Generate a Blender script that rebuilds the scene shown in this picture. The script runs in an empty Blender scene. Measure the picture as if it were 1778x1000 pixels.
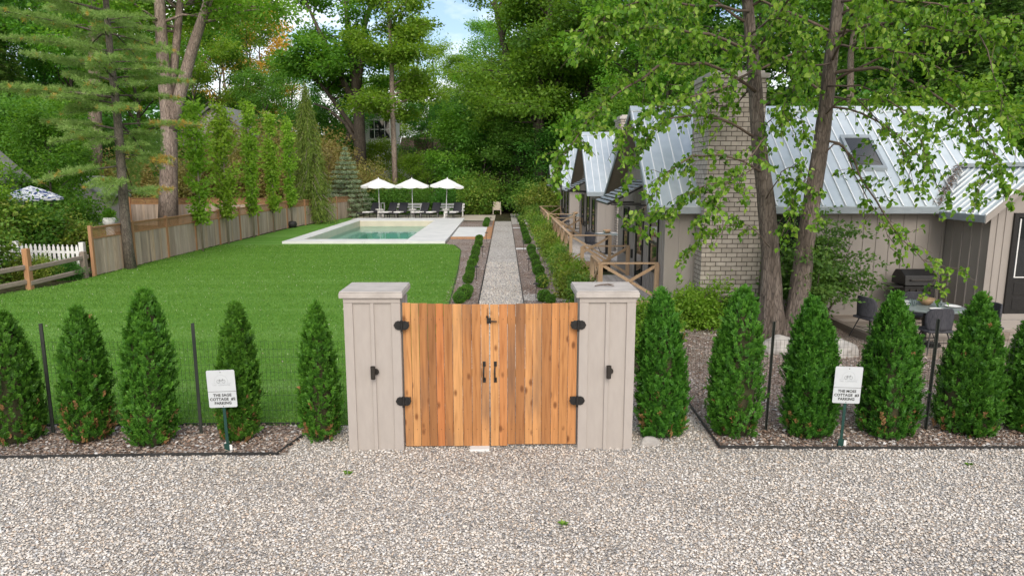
import bpy, math, random
import numpy as np
from mathutils import Vector, Matrix, Euler

# ------------------------------------------------------------------ camera, sky, sun, exposure
SC = bpy.context.scene
COL = SC.collection
R = math.radians
CAM_H, PITCH, YAW = 3.34, R(9.6), math.atan(14 / 1185.0)
cam_d = bpy.data.cameras.new('camera')
cam_d.sensor_width, cam_d.lens, cam_d.clip_end = 36.0, 24.0, 3000
cam = bpy.data.objects.new('camera', cam_d)
COL.objects.link(cam)
cam.location = (0, 0, CAM_H)
cam.rotation_euler = (R(90) - PITCH, 0, -YAW)
SC.camera = cam

SUN_EL, SUN_AZ = R(38), R(174)          # azimuth clockwise from +Y: behind the camera
w = bpy.data.worlds.new('World')
SC.world = w
w.use_nodes = True
nt = w.node_tree
nt.nodes.clear()
sky = nt.nodes.new('ShaderNodeTexSky')
sky.sky_type = 'NISHITA'
sky.sun_disc = False
sky.sun_elevation, sky.sun_rotation = SUN_EL, SUN_AZ
sky.dust_density = 2.5
wtc = nt.nodes.new('ShaderNodeTexCoord')
wmap = nt.nodes.new('ShaderNodeMapping')
wmap.inputs['Scale'].default_value = (1.6, 1.6, 4.5)
wmap.inputs['Location'].default_value = (0.3, 0.1, 0.2)
wn = nt.nodes.new('ShaderNodeTexNoise')
wn.inputs['Scale'].default_value = 2.2
wn.inputs['Detail'].default_value = 7
wr = nt.nodes.new('ShaderNodeValToRGB')
wr.color_ramp.elements[0].position = 0.45
wr.color_ramp.elements[1].position = 0.62
wm = nt.nodes.new('ShaderNodeMixRGB')
wm.inputs['Color2'].default_value = (8.6, 8.4, 8.2, 1)
bg = nt.nodes.new('ShaderNodeBackground')
bg.inputs['Strength'].default_value = 0.15
wo = nt.nodes.new('ShaderNodeOutputWorld')
nt.links.new(wtc.outputs['Generated'], wmap.inputs['Vector'])
nt.links.new(wmap.outputs[0], wn.inputs['Vector'])
nt.links.new(wn.outputs['Fac'], wr.inputs['Fac'])
nt.links.new(wr.outputs['Color'], wm.inputs['Fac'])
nt.links.new(sky.outputs[0], wm.inputs['Color1'])
nt.links.new(wm.outputs[0], bg.inputs['Color'])
nt.links.new(bg.outputs[0], wo.inputs['Surface'])

sun_d = bpy.data.lights.new('sun', 'SUN')
sun_d.energy, sun_d.angle, sun_d.color = 1.5, R(34), (1.0, 0.93, 0.82)
sun = bpy.data.objects.new('sun', sun_d)
COL.objects.link(sun)
sun.rotation_euler = Vector((math.sin(SUN_AZ) * math.cos(SUN_EL), math.cos(SUN_AZ) * math.cos(SUN_EL), math.sin(SUN_EL))).to_track_quat('Z', 'Y').to_euler()
SC.view_settings.view_transform = 'Standard'
SC.view_settings.look = 'None'
SC.view_settings.gamma = 1.0
SC.view_settings.exposure = 0.5
SC.render.engine = 'CYCLES'
SC.cycles.max_bounces = 9
SC.cycles.diffuse_bounces = 6
SC.cycles.glossy_bounces = 3
SC.cycles.transparent_max_bounces = 6
SC.cycles.use_denoising = True


def ray(px, py):
    a, b = (px - 889) / 1185.0, -(py - 500) / 1185.0
    x, y, z = a, math.cos(PITCH) + b * math.sin(PITCH), -math.sin(PITCH) + b * math.cos(PITCH)
    c, s = math.cos(YAW), math.sin(YAW)
    return x * c + y * s, -x * s + y * c, z


def at(px, py, Y):
    r = ray(px, py)
    t = Y / r[1]
    return Vector((r[0] * t, Y, CAM_H + r[2] * t))


def xat(px, Y):
    return at(px, 400, Y).x


# ------------------------------------------------------------------ materials
def newmat(name):
    m = bpy.data.materials.new(name)
    m.use_nodes = True
    t = m.node_tree
    t.nodes.clear()
    o = t.nodes.new('ShaderNodeOutputMaterial')
    p = t.nodes.new('ShaderNodeBsdfPrincipled')
    t.links.new(p.outputs[0], o.inputs['Surface'])
    return m, t, p, o


def N(t, kind, **kw):
    n = t.nodes.new('ShaderNode' + kind)
    for k, v in kw.items():
        if k in n.inputs:
            n.inputs[k].default_value = v
        else:
            setattr(n, k, v)
    return n


def L(t, a, b):
    t.links.new(a, b)


def ramp(t, fac, stops, interp='LINEAR'):
    r = t.nodes.new('ShaderNodeValToRGB')
    r.color_ramp.interpolation = interp
    e = r.color_ramp.elements
    while len(e) < len(stops):
        e.new(0.5)
    for i, (p, c) in enumerate(stops):
        e[i].position = p
        e[i].color = (c[0], c[1], c[2], 1)
    t.links.new(fac, r.inputs['Fac'])
    return r.outputs['Color']


def objvec(t, scale=(1, 1, 1), world=False):
    if world:
        g = t.nodes.new('ShaderNodeNewGeometry')
        src = g.outputs['Position']
    else:
        c = t.nodes.new('ShaderNodeTexCoord')
        src = c.outputs['Object']
    mp = t.nodes.new('ShaderNodeMapping')
    mp.inputs['Scale'].default_value = scale
    t.links.new(src, mp.inputs['Vector'])
    return mp.outputs[0]


def mix(t, fac, a, b, mode='MIX'):
    m = t.nodes.new('ShaderNodeMixRGB')
    m.blend_type = mode
    for s, v in ((m.inputs['Fac'], fac), (m.inputs['Color1'], a), (m.inputs['Color2'], b)):
        if isinstance(v, (int, float)):
            s.default_value = v
        elif isinstance(v, tuple):
            s.default_value = (v[0], v[1], v[2], 1)
        else:
            t.links.new(v, s)
    return m.outputs[0]


def bump(t, p, h, strength=0.3, dist=0.01):
    b = t.nodes.new('ShaderNodeBump')
    b.inputs['Strength'].default_value = strength
    b.inputs['Distance'].default_value = dist
    t.links.new(h, b.inputs['Height'])
    t.links.new(b.outputs[0], p.inputs['Normal'])


def simple(name, c1, c2=None, rough=0.6, metal=0.0, scale=(6, 6, 6), bs=0.15, bd=0.004, detail=5, spec=0.4):
    m, t, p, o = newmat(name)
    n = N(t, 'TexNoise', Scale=1.0, Detail=detail)
    L(t, objvec(t, scale), n.inputs['Vector'])
    c2 = c2 or tuple(x * 0.85 for x in c1)
    L(t, ramp(t, n.outputs['Fac'], [(0.3, c1), (0.7, c2)]), p.inputs['Base Color'])
    p.inputs['Roughness'].default_value = rough
    p.inputs['Metallic'].default_value = metal
    p.inputs['Specular IOR Level'].default_value = spec
    if bs:
        bump(t, p, n.outputs['Fac'], bs, bd)
    return m


def leafmat(name, stops, trans=0.35, tcol=(1.25, 1.15, 0.55), rough=0.5, hvar=0.04, vvar=0.25, spec=0.3):
    m, t, p, o = newmat(name)
    a = N(t, 'Attribute', attribute_name='rnd')
    col = ramp(t, a.outputs['Fac'], stops)
    oi = N(t, 'ObjectInfo')
    hs = N(t, 'HueSaturation')
    h = N(t, 'MapRange')
    h.inputs['To Min'].default_value, h.inputs['To Max'].default_value = 0.5 - hvar / 2, 0.5 + hvar / 2
    L(t, oi.outputs['Random'], h.inputs['Value'])
    v = N(t, 'MapRange')
    v.inputs['To Min'].default_value, v.inputs['To Max'].default_value = 1 - vvar, 1 + vvar
    ml = N(t, 'Math', operation='FRACT')
    mu = N(t, 'Math', operation='MULTIPLY')
    mu.inputs[1].default_value = 7.31
    L(t, oi.outputs['Random'], mu.inputs[0])
    L(t, mu.outputs[0], ml.inputs[0])
    L(t, ml.outputs[0], v.inputs['Value'])
    L(t, h.outputs[0], hs.inputs['Hue'])
    L(t, v.outputs[0], hs.inputs['Value'])
    L(t, col, hs.inputs['Color'])
    L(t, hs.outputs[0], p.inputs['Base Color'])
    p.inputs['Roughness'].default_value = rough
    p.inputs['Specular IOR Level'].default_value = spec
    tr = N(t, 'BsdfTranslucent')
    L(t, mix(t, 1.0, hs.outputs[0], tcol, 'MULTIPLY'), tr.inputs['Color'])
    ms = N(t, 'MixShader', Fac=trans)
    L(t, p.outputs[0], ms.inputs[1])
    L(t, tr.outputs[0], ms.inputs[2])
    L(t, ms.outputs[0], o.inputs['Surface'])
    return m


def barkmat(name, c1, c2, c3, s=(9, 9, 1.6), bs=0.8):
    m, t, p, o = newmat(name)
    v = objvec(t, s)
    n = N(t, 'TexNoise', Scale=1.6, Detail=8, Roughness=0.65)
    L(t, v, n.inputs['Vector'])
    vo = N(t, 'TexVoronoi', Scale=2.2)
    vo.feature = 'DISTANCE_TO_EDGE'
    L(t, v, vo.inputs['Vector'])
    n2 = N(t, 'TexNoise', Scale=0.35, Detail=3)
    L(t, v, n2.inputs['Vector'])
    c = ramp(t, n.outputs['Fac'], [(0.3, c1), (0.52, c2), (0.72, c3)])
    c = mix(t, ramp(t, n2.outputs['Fac'], [(0.4, (0, 0, 0)), (0.7, (0.5, 0.5, 0.5))]), c, c3)
    e = ramp(t, vo.outputs['Distance'], [(0.0, (0.35, 0.33, 0.32)), (0.14, (1, 1, 1))])
    L(t, mix(t, 0.8, c, e, 'MULTIPLY'), p.inputs['Base Color'])
    p.inputs['Roughness'].default_value = 0.9
    hh = mix(t, 0.5, n.outputs['Fac'], e, 'MULTIPLY')
    bump(t, p, hh, bs, 0.03)
    return m


def plankmat(name, stops, grain=0.5, rough=0.75, knots=False, axis=2, dark=(0.25, 0.2, 0.18), stain=0.0):
    """wood boards: tone per board from the rnd attribute, grain along the board"""
    m, t, p, o = newmat(name)
    a = N(t, 'Attribute', attribute_name='rnd')
    s = [14, 14, 14]
    s[axis] = 0.9
    off = N(t, 'CombineXYZ')
    mu = N(t, 'Math', operation='MULTIPLY')
    mu.inputs[1].default_value = 37.0
    L(t, a.outputs['Fac'], mu.inputs[0])
    for i in range(3):
        L(t, mu.outputs[0], off.inputs[i])
    add = N(t, 'VectorMath', operation='ADD')
    tc = N(t, 'TexCoord')
    L(t, tc.outputs['Object'], add.inputs[0])
    L(t, off.outputs[0], add.inputs[1])
    mp = N(t, 'Mapping', Scale=tuple(s))
    L(t, add.outputs[0], mp.inputs['Vector'])
    n = N(t, 'TexNoise', Scale=2.2, Detail=6, Distortion=0.6)
    L(t, mp.outputs[0], n.inputs['Vector'])
    c = ramp(t, a.outputs['Fac'], stops)
    g = ramp(t, n.outputs['Fac'], [(0.3, (1.12, 1.08, 1.05)), (0.5, (0.95, 0.93, 0.9)), (0.68, (0.68, 0.6, 0.55))])
    c = mix(t, grain, c, g, 'MULTIPLY')
    if stain:
        s2 = [3.0, 3.0, 3.0]
        s2[axis] = 0.5
        mp3 = N(t, 'Mapping', Scale=tuple(s2))
        L(t, add.outputs[0], mp3.inputs['Vector'])
        n3 = N(t, 'TexNoise', Scale=1.5, Detail=4)
        L(t, mp3.outputs[0], n3.inputs['Vector'])
        c = mix(t, ramp(t, n3.outputs['Fac'], [(0.5, (0, 0, 0)), (0.75, (stain,) * 3)]), c, dark)
    if knots:
        s3 = [7.0, 7.0, 7.0]
        s3[axis] = 3.4
        mp2 = N(t, 'Mapping', Scale=tuple(s3))
        L(t, add.outputs[0], mp2.inputs['Vector'])
        vo = N(t, 'TexVoronoi', Scale=1.0, Randomness=1.0)
        L(t, mp2.outputs[0], vo.inputs['Vector'])
        k = ramp(t, vo.outputs['Distance'], [(0.0, (1, 1, 1)), (0.1, (0.85, 0.85, 0.85)), (0.2, (0, 0, 0))])
        c = mix(t, k, c, (0.16, 0.06, 0.022))
    L(t, c, p.inputs['Base Color'])
    p.inputs['Roughness'].default_value = rough
    p.inputs['Specular IOR Level'].default_value = 0.25
    bump(t, p, n.outputs['Fac'], 0.25, 0.004)
    return m


def stonemat(name, stops, rough=0.75):
    m, t, p, o = newmat(name)
    a = N(t, 'Attribute', attribute_name='rnd')
    c = ramp(t, a.outputs['Fac'], stops)
    n = N(t, 'TexNoise', Scale=90, Detail=3)
    L(t, objvec(t), n.inputs['Vector'])
    L(t, mix(t, 0.35, c, ramp(t, n.outputs['Fac'], [(0.3, (0.6, 0.6, 0.6)), (0.7, (1.2, 1.2, 1.2))]), 'MULTIPLY'), p.inputs['Base Color'])
    p.inputs['Roughness'].default_value = rough
    return m


def groundmat(name, stops, scale, tint=None, tscale=0.6, bs=0.8, bd=0.03, rough=0.95, gap=(0.42, 0.38, 0.35)):
    """voronoi cells of many colours, for gravel and mulch"""
    m, t, p, o = newmat(name)
    v = objvec(t, (1, 1, 1), True)
    vo = N(t, 'TexVoronoi', Scale=scale, Randomness=1.0)
    L(t, v, vo.inputs['Vector'])
    sep = N(t, 'SeparateColor')
    L(t, vo.outputs['Color'], sep.inputs[0])
    c = ramp(t, sep.outputs[0], stops)
    e = ramp(t, vo.outputs['Distance'], [(0.25, (1, 1, 1)), (0.75, gap)])
    c = mix(t, 1.0, c, e, 'MULTIPLY')
    n = N(t, 'TexNoise', Scale=tscale, Detail=5)
    L(t, v, n.inputs['Vector'])
    if tint:
        c = mix(t, ramp(t, n.outputs['Fac'], [(0.42, (0, 0, 0)), (0.66, (0.75, 0.75, 0.75))]), c, mix(t, 1.0, c, tint, 'MULTIPLY'))
    L(t, c, p.inputs['Base Color'])
    p.inputs['Roughness'].default_value = rough
    p.inputs['Specular IOR Level'].default_value = 0.2
    inv = N(t, 'Math', operation='SUBTRACT')
    inv.inputs[0].default_value = 1.0
    L(t, vo.outputs['Distance'], inv.inputs[1])
    bump(t, p, inv.outputs[0], bs, bd)
    return m


M = {}
STONES = [(0.0, (0.17, 0.165, 0.165)), (0.1, (0.32, 0.315, 0.315)), (0.24, (0.57, 0.525, 0.465)), (0.38, (0.46, 0.46, 0.46)),
          (0.52, (0.65, 0.58, 0.495)), (0.66, (0.67, 0.635, 0.59)), (0.78, (0.57, 0.455, 0.35)), (0.86, (0.70, 0.65, 0.595)), (1.0, (0.80, 0.775, 0.74))]
M['stone'] = stonemat('pebble stone', STONES)
M['gravel'] = groundmat('gravel bed', STONES, 55, (0.85, 0.82, 0.78), 0.5, gap=(0.6, 0.57, 0.54))
M['path'] = groundmat('path gravel', [(0, (0.26, 0.26, 0.265)), (0.3, (0.54, 0.52, 0.485)), (0.6, (0.63, 0.595, 0.545)), (1, (0.76, 0.74, 0.72))], 26, (0.85, 0.83, 0.8), 0.4, gap=(0.5, 0.47, 0.45))
M['mulch'] = groundmat('bark and gravel mulch', [(0, (0.2, 0.155, 0.13)), (0.3, (0.34, 0.27, 0.235)), (0.6, (0.44, 0.375, 0.335)), (0.85, (0.47, 0.42, 0.39)), (1, (0.62, 0.59, 0.57))], 38, (0.72, 0.62, 0.56), 0.7)
M['chip'] = stonemat('bark chip', [(0, (0.1, 0.068, 0.05)), (0.25, (0.24, 0.155, 0.11)), (0.5, (0.37, 0.27, 0.205)), (0.7, (0.45, 0.38, 0.32)), (0.85, (0.48, 0.46, 0.44)), (1, (0.66, 0.64, 0.62))], 0.9)
M['soil'] = groundmat('forest floor', [(0, (0.03, 0.022, 0.014)), (0.4, (0.075, 0.055, 0.03)), (0.8, (0.06, 0.075, 0.025)), (1, (0.13, 0.1, 0.06))], 9, (0.6, 0.9, 0.5), 0.25)


def lawnmat():
    m, t, p, o = newmat('lawn grass')
    v = objvec(t, (1, 1, 1), True)
    big = N(t, 'TexNoise', Scale=0.5, Detail=4)
    L(t, v, big.inputs['Vector'])
    band = N(t, 'TexNoise', Scale=1.0, Detail=3)
    L(t, objvec(t, (0.05, 1.5, 1), True), band.inputs['Vector'])
    fine = N(t, 'TexNoise', Scale=38, Detail=4, Roughness=0.7)
    L(t, objvec(t, (1.0, 1.0, 1), True), fine.inputs['Vector'])
    c = ramp(t, fine.outputs['Fac'], [(0.3, (0.044, 0.125, 0.013)), (0.5, (0.09, 0.225, 0.026)), (0.7, (0.145, 0.31, 0.046))])
    c = mix(t, ramp(t, band.outputs['Fac'], [(0.44, (0, 0, 0)), (0.66, (0.55, 0.55, 0.55))]), c, (0.19, 0.335, 0.085))
    c = mix(t, ramp(t, big.outputs['Fac'], [(0.4, (0, 0, 0)), (0.7, (0.4, 0.4, 0.4))]), c, (0.115, 0.25, 0.034))
    L(t, c, p.inputs['Base Color'])
    p.inputs['Roughness'].default_value = 0.9
    p.inputs['Specular IOR Level'].default_value = 0.15
    bump(t, p, fine.outputs['Fac'], 0.9, 0.03)
    return m


M['lawn'] = lawnmat()
M['blade'] = leafmat('grass blade', [(0, (0.065, 0.16, 0.015)), (0.5, (0.115, 0.25, 0.026)), (0.9, (0.17, 0.33, 0.048)), (0.985, (0.2, 0.33, 0.08)), (1, (0.65, 0.68, 0.5))], 0.25, (1.1, 1.1, 0.6), 0.6, 0, 0)
M['taupe'] = simple('painted pillar siding', (0.385, 0.348, 0.32), (0.355, 0.32, 0.294), 0.65, scale=(18, 18, 5), bs=0.2, bd=0.003)
M['cap'] = simple('painted cap', (0.47, 0.435, 0.405), (0.36, 0.33, 0.305), 0.6, scale=(5, 5, 5), bs=0.08)
M['siding'] = simple('cottage board siding', (0.305, 0.277, 0.253), (0.272, 0.247, 0.226), 0.7, scale=(3, 3, 1.2), bs=0.15)
M['soffit'] = simple('soffit paint', (0.27, 0.22, 0.185), (0.24, 0.2, 0.17), 0.7, bs=0.05)
M['fascia'] = simple('grey fascia metal', (0.30, 0.34, 0.37), (0.26, 0.30, 0.33), 0.45, 0.3, bs=0.05)
M['roof'] = simple('galvanised roof metal', (0.56, 0.62, 0.655), (0.45, 0.52, 0.56), 0.33, 0.5, scale=(2.5, 2.5, 2.5), bs=0.05, spec=0.5)
M['rib'] = simple('roof rib metal', (0.80, 0.82, 0.83), (0.74, 0.77, 0.79), 0.42, 0.2, bs=0.0, spec=0.5)
M['black'] = simple('black painted metal', (0.016, 0.016, 0.017), (0.03, 0.029, 0.028), 0.42, 0.3, scale=(30, 30, 30), bs=0.1)
M['bronze'] = simple('dark bronze metal', (0.045, 0.04, 0.036), (0.065, 0.058, 0.05), 0.42, 0.6, bs=0.05)
M['postgreen'] = simple('dark green steel post', (0.012, 0.05, 0.042), (0.018, 0.065, 0.052), 0.5, 0.2, bs=0.05)
M['postdark'] = simple('weathered steel post', (0.028, 0.036, 0.032), (0.05, 0.055, 0.048), 0.6, 0.3, scale=(20, 20, 3), bs=0.1)
M['wire'] = simple('dark coated wire', (0.02, 0.028, 0.022), (0.03, 0.036, 0.03), 0.6, bs=0)
M['signwhite'] = simple('white sign enamel', (0.50, 0.53, 0.55), (0.475, 0.50, 0.52), 0.35, scale=(8, 8, 8), bs=0.02)
M['ink'] = simple('black lettering', (0.02, 0.02, 0.02), (0.03, 0.03, 0.03), 0.5, bs=0)
M['inkgrey'] = simple('grey line print', (0.09, 0.1, 0.105), (0.12, 0.13, 0.135), 0.5, bs=0)
M['inkpale'] = simple('pale grey print', (0.33, 0.36, 0.38), (0.37, 0.39, 0.41), 0.5, bs=0)
M['white'] = simple('white paint', (0.74, 0.74, 0.73), (0.64, 0.64, 0.63), 0.55, scale=(5, 5, 5), bs=0.05)
M['concrete'] = simple('pale concrete', (0.68, 0.68, 0.67), (0.56, 0.565, 0.56), 0.75, scale=(1.2, 1.2, 1.2), bs=0.15, detail=8)
M['patio'] = simple('beige paving', (0.5, 0.44, 0.36), (0.42, 0.37, 0.31), 0.85, scale=(2, 2, 2), bs=0.2, detail=8)
M['plaster'] = simple('pool plaster', (0.56, 0.5, 0.4), (0.5, 0.45, 0.36), 0.7, scale=(2, 2, 2), bs=0.05)
M['poolfloor'] = simple('pool floor plaster', (0.14, 0.82, 0.76), (0.10, 0.74, 0.69), 0.7, scale=(1, 1, 1), bs=0.05)
M['rock'] = simple('granite boulder', (0.44, 0.42, 0.39), (0.27, 0.25, 0.235), 0.85, scale=(7, 7, 7), bs=0.5, bd=0.02, detail=9)
M['fabric'] = simple('white canvas', (0.78, 0.79, 0.8), (0.74, 0.75, 0.76), 0.85, bs=0.05)
M['towel'] = simple('white cushion', (0.8, 0.8, 0.8), (0.74, 0.74, 0.74), 0.95, scale=(20, 20, 20), bs=0.3)
M['sling'] = simple('charcoal sling fabric', (0.032, 0.033, 0.042), (0.045, 0.046, 0.056), 0.8, scale=(60, 60, 60), bs=0.2)
M['wicker'] = simple('black woven rope', (0.022, 0.023, 0.03), (0.06, 0.06, 0.07), 0.75, scale=(90, 90, 12), bs=0.6)
M['tabletop'] = simple('grey green table top', (0.2, 0.235, 0.23), (0.16, 0.19, 0.19), 0.5, scale=(5, 5, 5), bs=0.1)
M['bowl'] = simple('wooden bowl', (0.4, 0.26, 0.15), (0.32, 0.2, 0.11), 0.5, bs=0.05)
M['plate'] = simple('white china', (0.8, 0.8, 0.8), (0.76, 0.76, 0.77), 0.2, bs=0)
M['redpaint'] = simple('brown roof shingle', (0.16, 0.09, 0.075), (0.11, 0.065, 0.055), 0.85, scale=(5, 5, 5), bs=0.3)
M['greyroof'] = simple('grey shingle', (0.26, 0.265, 0.26), (0.2, 0.2, 0.2), 0.85, scale=(4, 4, 4), bs=0.3)
M['edging'] = simple('black edging strip', (0.018, 0.018, 0.018), (0.03, 0.03, 0.03), 0.6, bs=0)
M['cedar'] = plankmat('cedar gate boards', [(0, (0.25, 0.115, 0.047)), (0.2, (0.37, 0.17, 0.065)), (0.4, (0.48, 0.235, 0.09)), (0.6, (0.44, 0.165, 0.058)), (0.8, (0.53, 0.28, 0.115)), (1, (0.29, 0.135, 0.055))], 0.95, 0.7, True, 2, (0.13, 0.085, 0.06), 0.85)
M['cedarrail'] = plankmat('new timber rail', [(0, (0.40, 0.27, 0.16)), (0.5, (0.47, 0.33, 0.21)), (1, (0.53, 0.39, 0.26))], 0.5, 0.75, False, 2)
M['fencewood'] = plankmat('weathered fence boards', [(0, (0.33, 0.265, 0.215)), (0.4, (0.42, 0.345, 0.285)), (0.75, (0.48, 0.40, 0.335)), (1, (0.50, 0.375, 0.265))], 0.6, 0.85, False, 2, (0.17, 0.14, 0.12), 0.5)
M['fencetrim'] = plankmat('cedar fence trim', [(0, (0.37, 0.19, 0.095)), (0.5, (0.43, 0.24, 0.125)), (1, (0.36, 0.2, 0.11))], 0.6, 0.8, False, 2, (0.24, 0.17, 0.12), 0.5)
M['railwood'] = plankmat('grey split rail', [(0, (0.21, 0.175, 0.15)), (1, (0.32, 0.27, 0.23))], 0.7, 0.9, False, 1)
M['deck'] = plankmat('grey deck boards', [(0, (0.38, 0.35, 0.32)), (0.5, (0.45, 0.42, 0.39)), (1, (0.50, 0.47, 0.44))], 0.6, 0.85, False, 1)
M['deckx'] = plankmat('weathered terrace boards', [(0, (0.27, 0.225, 0.185)), (0.5, (0.35, 0.3, 0.26)), (1, (0.43, 0.38, 0.33))], 0.6, 0.85, False, 0, (0.13, 0.1, 0.08), 0.6)


def brickmat(name, c1, c2, mortar, sc):
    m, t, p, o = newmat(name)
    tc = N(t, 'TexCoord')
    s = N(t, 'SeparateXYZ')
    L(t, tc.outputs['Object'], s.inputs[0])
    a = N(t, 'Math', operation='ADD')
    L(t, s.outputs[0], a.inputs[0])
    L(t, s.outputs[1], a.inputs[1])
    cb = N(t, 'CombineXYZ')
    L(t, a.outputs[0], cb.inputs[0])
    L(t, s.outputs[2], cb.inputs[1])
    b = N(t, 'TexBrick', Scale=sc)
    b.inputs['Color1'].default_value = (*c1, 1)
    b.inputs['Color2'].default_value = (*c2, 1)
    b.inputs['Mortar'].default_value = (*mortar, 1)
    b.inputs['Mortar Size'].default_value = 0.017
    b.inputs['Brick Width'].default_value = 0.46
    b.inputs['Row Height'].default_value = 0.2
    b.inputs['Bias'].default_value = -0.1
    L(t, cb.outputs[0], b.inputs['Vector'])
    n = N(t, 'TexNoise', Scale=7, Detail=6)
    L(t, tc.outputs['Object'], n.inputs['Vector'])
    L(t, mix(t, 0.7, b.outputs['Color'], ramp(t, n.outputs['Fac'], [(0.3, (0.72, 0.7, 0.68)), (0.7, (1.15, 1.12, 1.1))]), 'MULTIPLY'), p.inputs['Base Color'])
    p.inputs['Roughness'].default_value = 0.85
    iv = N(t, 'Math', operation='SUBTRACT')
    iv.inputs[0].default_value = 1.0
    L(t, b.outputs['Fac'], iv.inputs[1])
    bump(t, p, iv.outputs[0], 0.8, 0.012)
    return m


M['brick'] = brickmat('buff chimney brick', (0.45, 0.41, 0.365), (0.345, 0.31, 0.27), (0.11, 0.095, 0.08), 2.0)
M['oldbrick'] = brickmat('brown brick', (0.24, 0.15, 0.11), (0.16, 0.1, 0.08), (0.32, 0.29, 0.26), 1.3)


def glassmat(name, col=(0.015, 0.018, 0.02), rough=0.04):
    m, t, p, o = newmat(name)
    p.inputs['Base Color'].default_value = (*col, 1)
    p.inputs['Roughness'].default_value = rough
    p.inputs['Specular IOR Level'].default_value = 0.8
    n = N(t, 'TexNoise', Scale=1.5, Detail=2)
    L(t, objvec(t), n.inputs['Vector'])
    bump(t, p, n.outputs['Fac'], 0.03, 0.01)
    return m


M['glass'] = glassmat('window glass')


def watermat():
    m, t, p, o = newmat('pool water')
    n = N(t, 'TexNoise', Scale=2.6, Detail=4)
    L(t, objvec(t, (1, 1.6, 1), True), n.inputs['Vector'])
    b = N(t, 'Bump', Strength=0.1, Distance=0.02)
    L(t, n.outputs['Fac'], b.inputs['Height'])
    g = N(t, 'BsdfGlossy', Roughness=0.02)
    L(t, b.outputs[0], g.inputs['Normal'])
    tr = N(t, 'BsdfTransparent')
    tr.inputs['Color'].default_value = (0.62, 0.99, 0.97, 1)
    f = N(t, 'Fresnel', IOR=1.16)
    L(t, b.outputs[0], f.inputs['Normal'])
    ms = N(t, 'MixShader')
    L(t, f.outputs[0], ms.inputs[0])
    L(t, tr.outputs[0], ms.inputs[1])
    L(t, g.outputs[0], ms.inputs[2])
    L(t, ms.outputs[0], o.inputs['Surface'])
    return m


M['water'] = watermat()


def patternmat():
    m, t, p, o = newmat('blue and white canvas')
    n = N(t, 'TexNoise', Scale=4.5, Detail=2, Distortion=1.5)
    L(t, objvec(t, (1, 1, 3)), n.inputs['Vector'])
    L(t, ramp(t, n.outputs['Fac'], [(0.44, (0.75, 0.77, 0.8)), (0.5, (0.75, 0.77, 0.8)), (0.53, (0.03, 0.06, 0.2))]), p.inputs['Base Color'])
    p.inputs['Roughness'].default_value = 0.85
    return m


M['pattern'] = patternmat()
M['barkred'] = barkmat('river birch bark', (0.035, 0.028, 0.023), (0.12, 0.094, 0.075), (0.24, 0.202, 0.175), (11, 11, 2.0), 1.0)
M['barkgrey'] = barkmat('grey brown bark', (0.10, 0.075, 0.06), (0.26, 0.2, 0.165), (0.40, 0.33, 0.28), (5, 5, 1.2))
M['barkdark'] = barkmat('dark bark', (0.03, 0.024, 0.02), (0.085, 0.068, 0.055), (0.15, 0.125, 0.105), (6, 6, 1.2))
M['barkpine'] = barkmat('pine bark', (0.05, 0.042, 0.035), (0.13, 0.11, 0.09), (0.2, 0.17, 0.14), (9, 9, 3))
M['twig'] = simple('brown twig', (0.09, 0.065, 0.05), (0.14, 0.105, 0.08), 0.9, bs=0)
M['palestem'] = simple('pale young bark', (0.3, 0.25, 0.2), (0.22, 0.18, 0.14), 0.85, scale=(10, 10, 3), bs=0.3)
M['leafbirch'] = leafmat('birch leaf', [(0, (0.045, 0.13, 0.012)), (0.4, (0.135, 0.30, 0.025)), (0.75, (0.215, 0.395, 0.042)), (1, (0.36, 0.52, 0.10))], 0.5, (1.2, 1.15, 0.5), 0.42, 0, 0)
M['leafmaple'] = leafmat('broadleaf crown', [(0, (0.08, 0.20, 0.026)), (0.4, (0.135, 0.32, 0.038)), (0.75, (0.20, 0.41, 0.052)), (1, (0.29, 0.48, 0.085))], 0.56, (1.25, 1.15, 0.5), 0.5, 0.035, 0.22)
M['leaflight'] = leafmat('light broadleaf crown', [(0, (0.12, 0.25, 0.022)), (0.5, (0.205, 0.375, 0.038)), (1, (0.33, 0.49, 0.085))], 0.54, (1.25, 1.15, 0.5), 0.5, 0.03, 0.15)
M['leafdark'] = leafmat('dark broadleaf crown', [(0, (0.062, 0.175, 0.03)), (0.5, (0.112, 0.285, 0.046)), (1, (0.185, 0.39, 0.068))], 0.54, (1.2, 1.15, 0.5), 0.5, 0.03, 0.2)
M['leafcolumn'] = leafmat('columnar tree leaf', [(0, (0.16, 0.31, 0.03)), (0.5, (0.27, 0.46, 0.05)), (1, (0.40, 0.58, 0.11))], 0.56, (1.2, 1.15, 0.5), 0.5, 0.02, 0.08)
M['leafsunpaint'] = leafmat('painted sunlit crown', [(0, (0.42, 0.31, 0.04)), (0.5, (0.66, 0.47, 0.07)), (1, (0.78, 0.6, 0.18))], 0.45, (1.2, 1.1, 0.6), 0.5, 0.02, 0.1)  # golden sun on far treetops, put into the leaf colour
M['leafolive'] = leafmat('olive thicket', [(0, (0.26, 0.21, 0.09)), (0.5, (0.42, 0.37, 0.14)), (0.8, (0.28, 0.33, 0.085)), (1, (0.5, 0.36, 0.19))], 0.45, (1.2, 1.1, 0.6), 0.6, 0.04, 0.15)
M['leafpurple'] = leafmat('purple shrub', [(0, (0.03, 0.02, 0.024)), (0.5, (0.06, 0.045, 0.045)), (1, (0.09, 0.09, 0.05))], 0.25, (1.2, 1, 0.8), 0.6, 0.0, 0.1)
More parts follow.
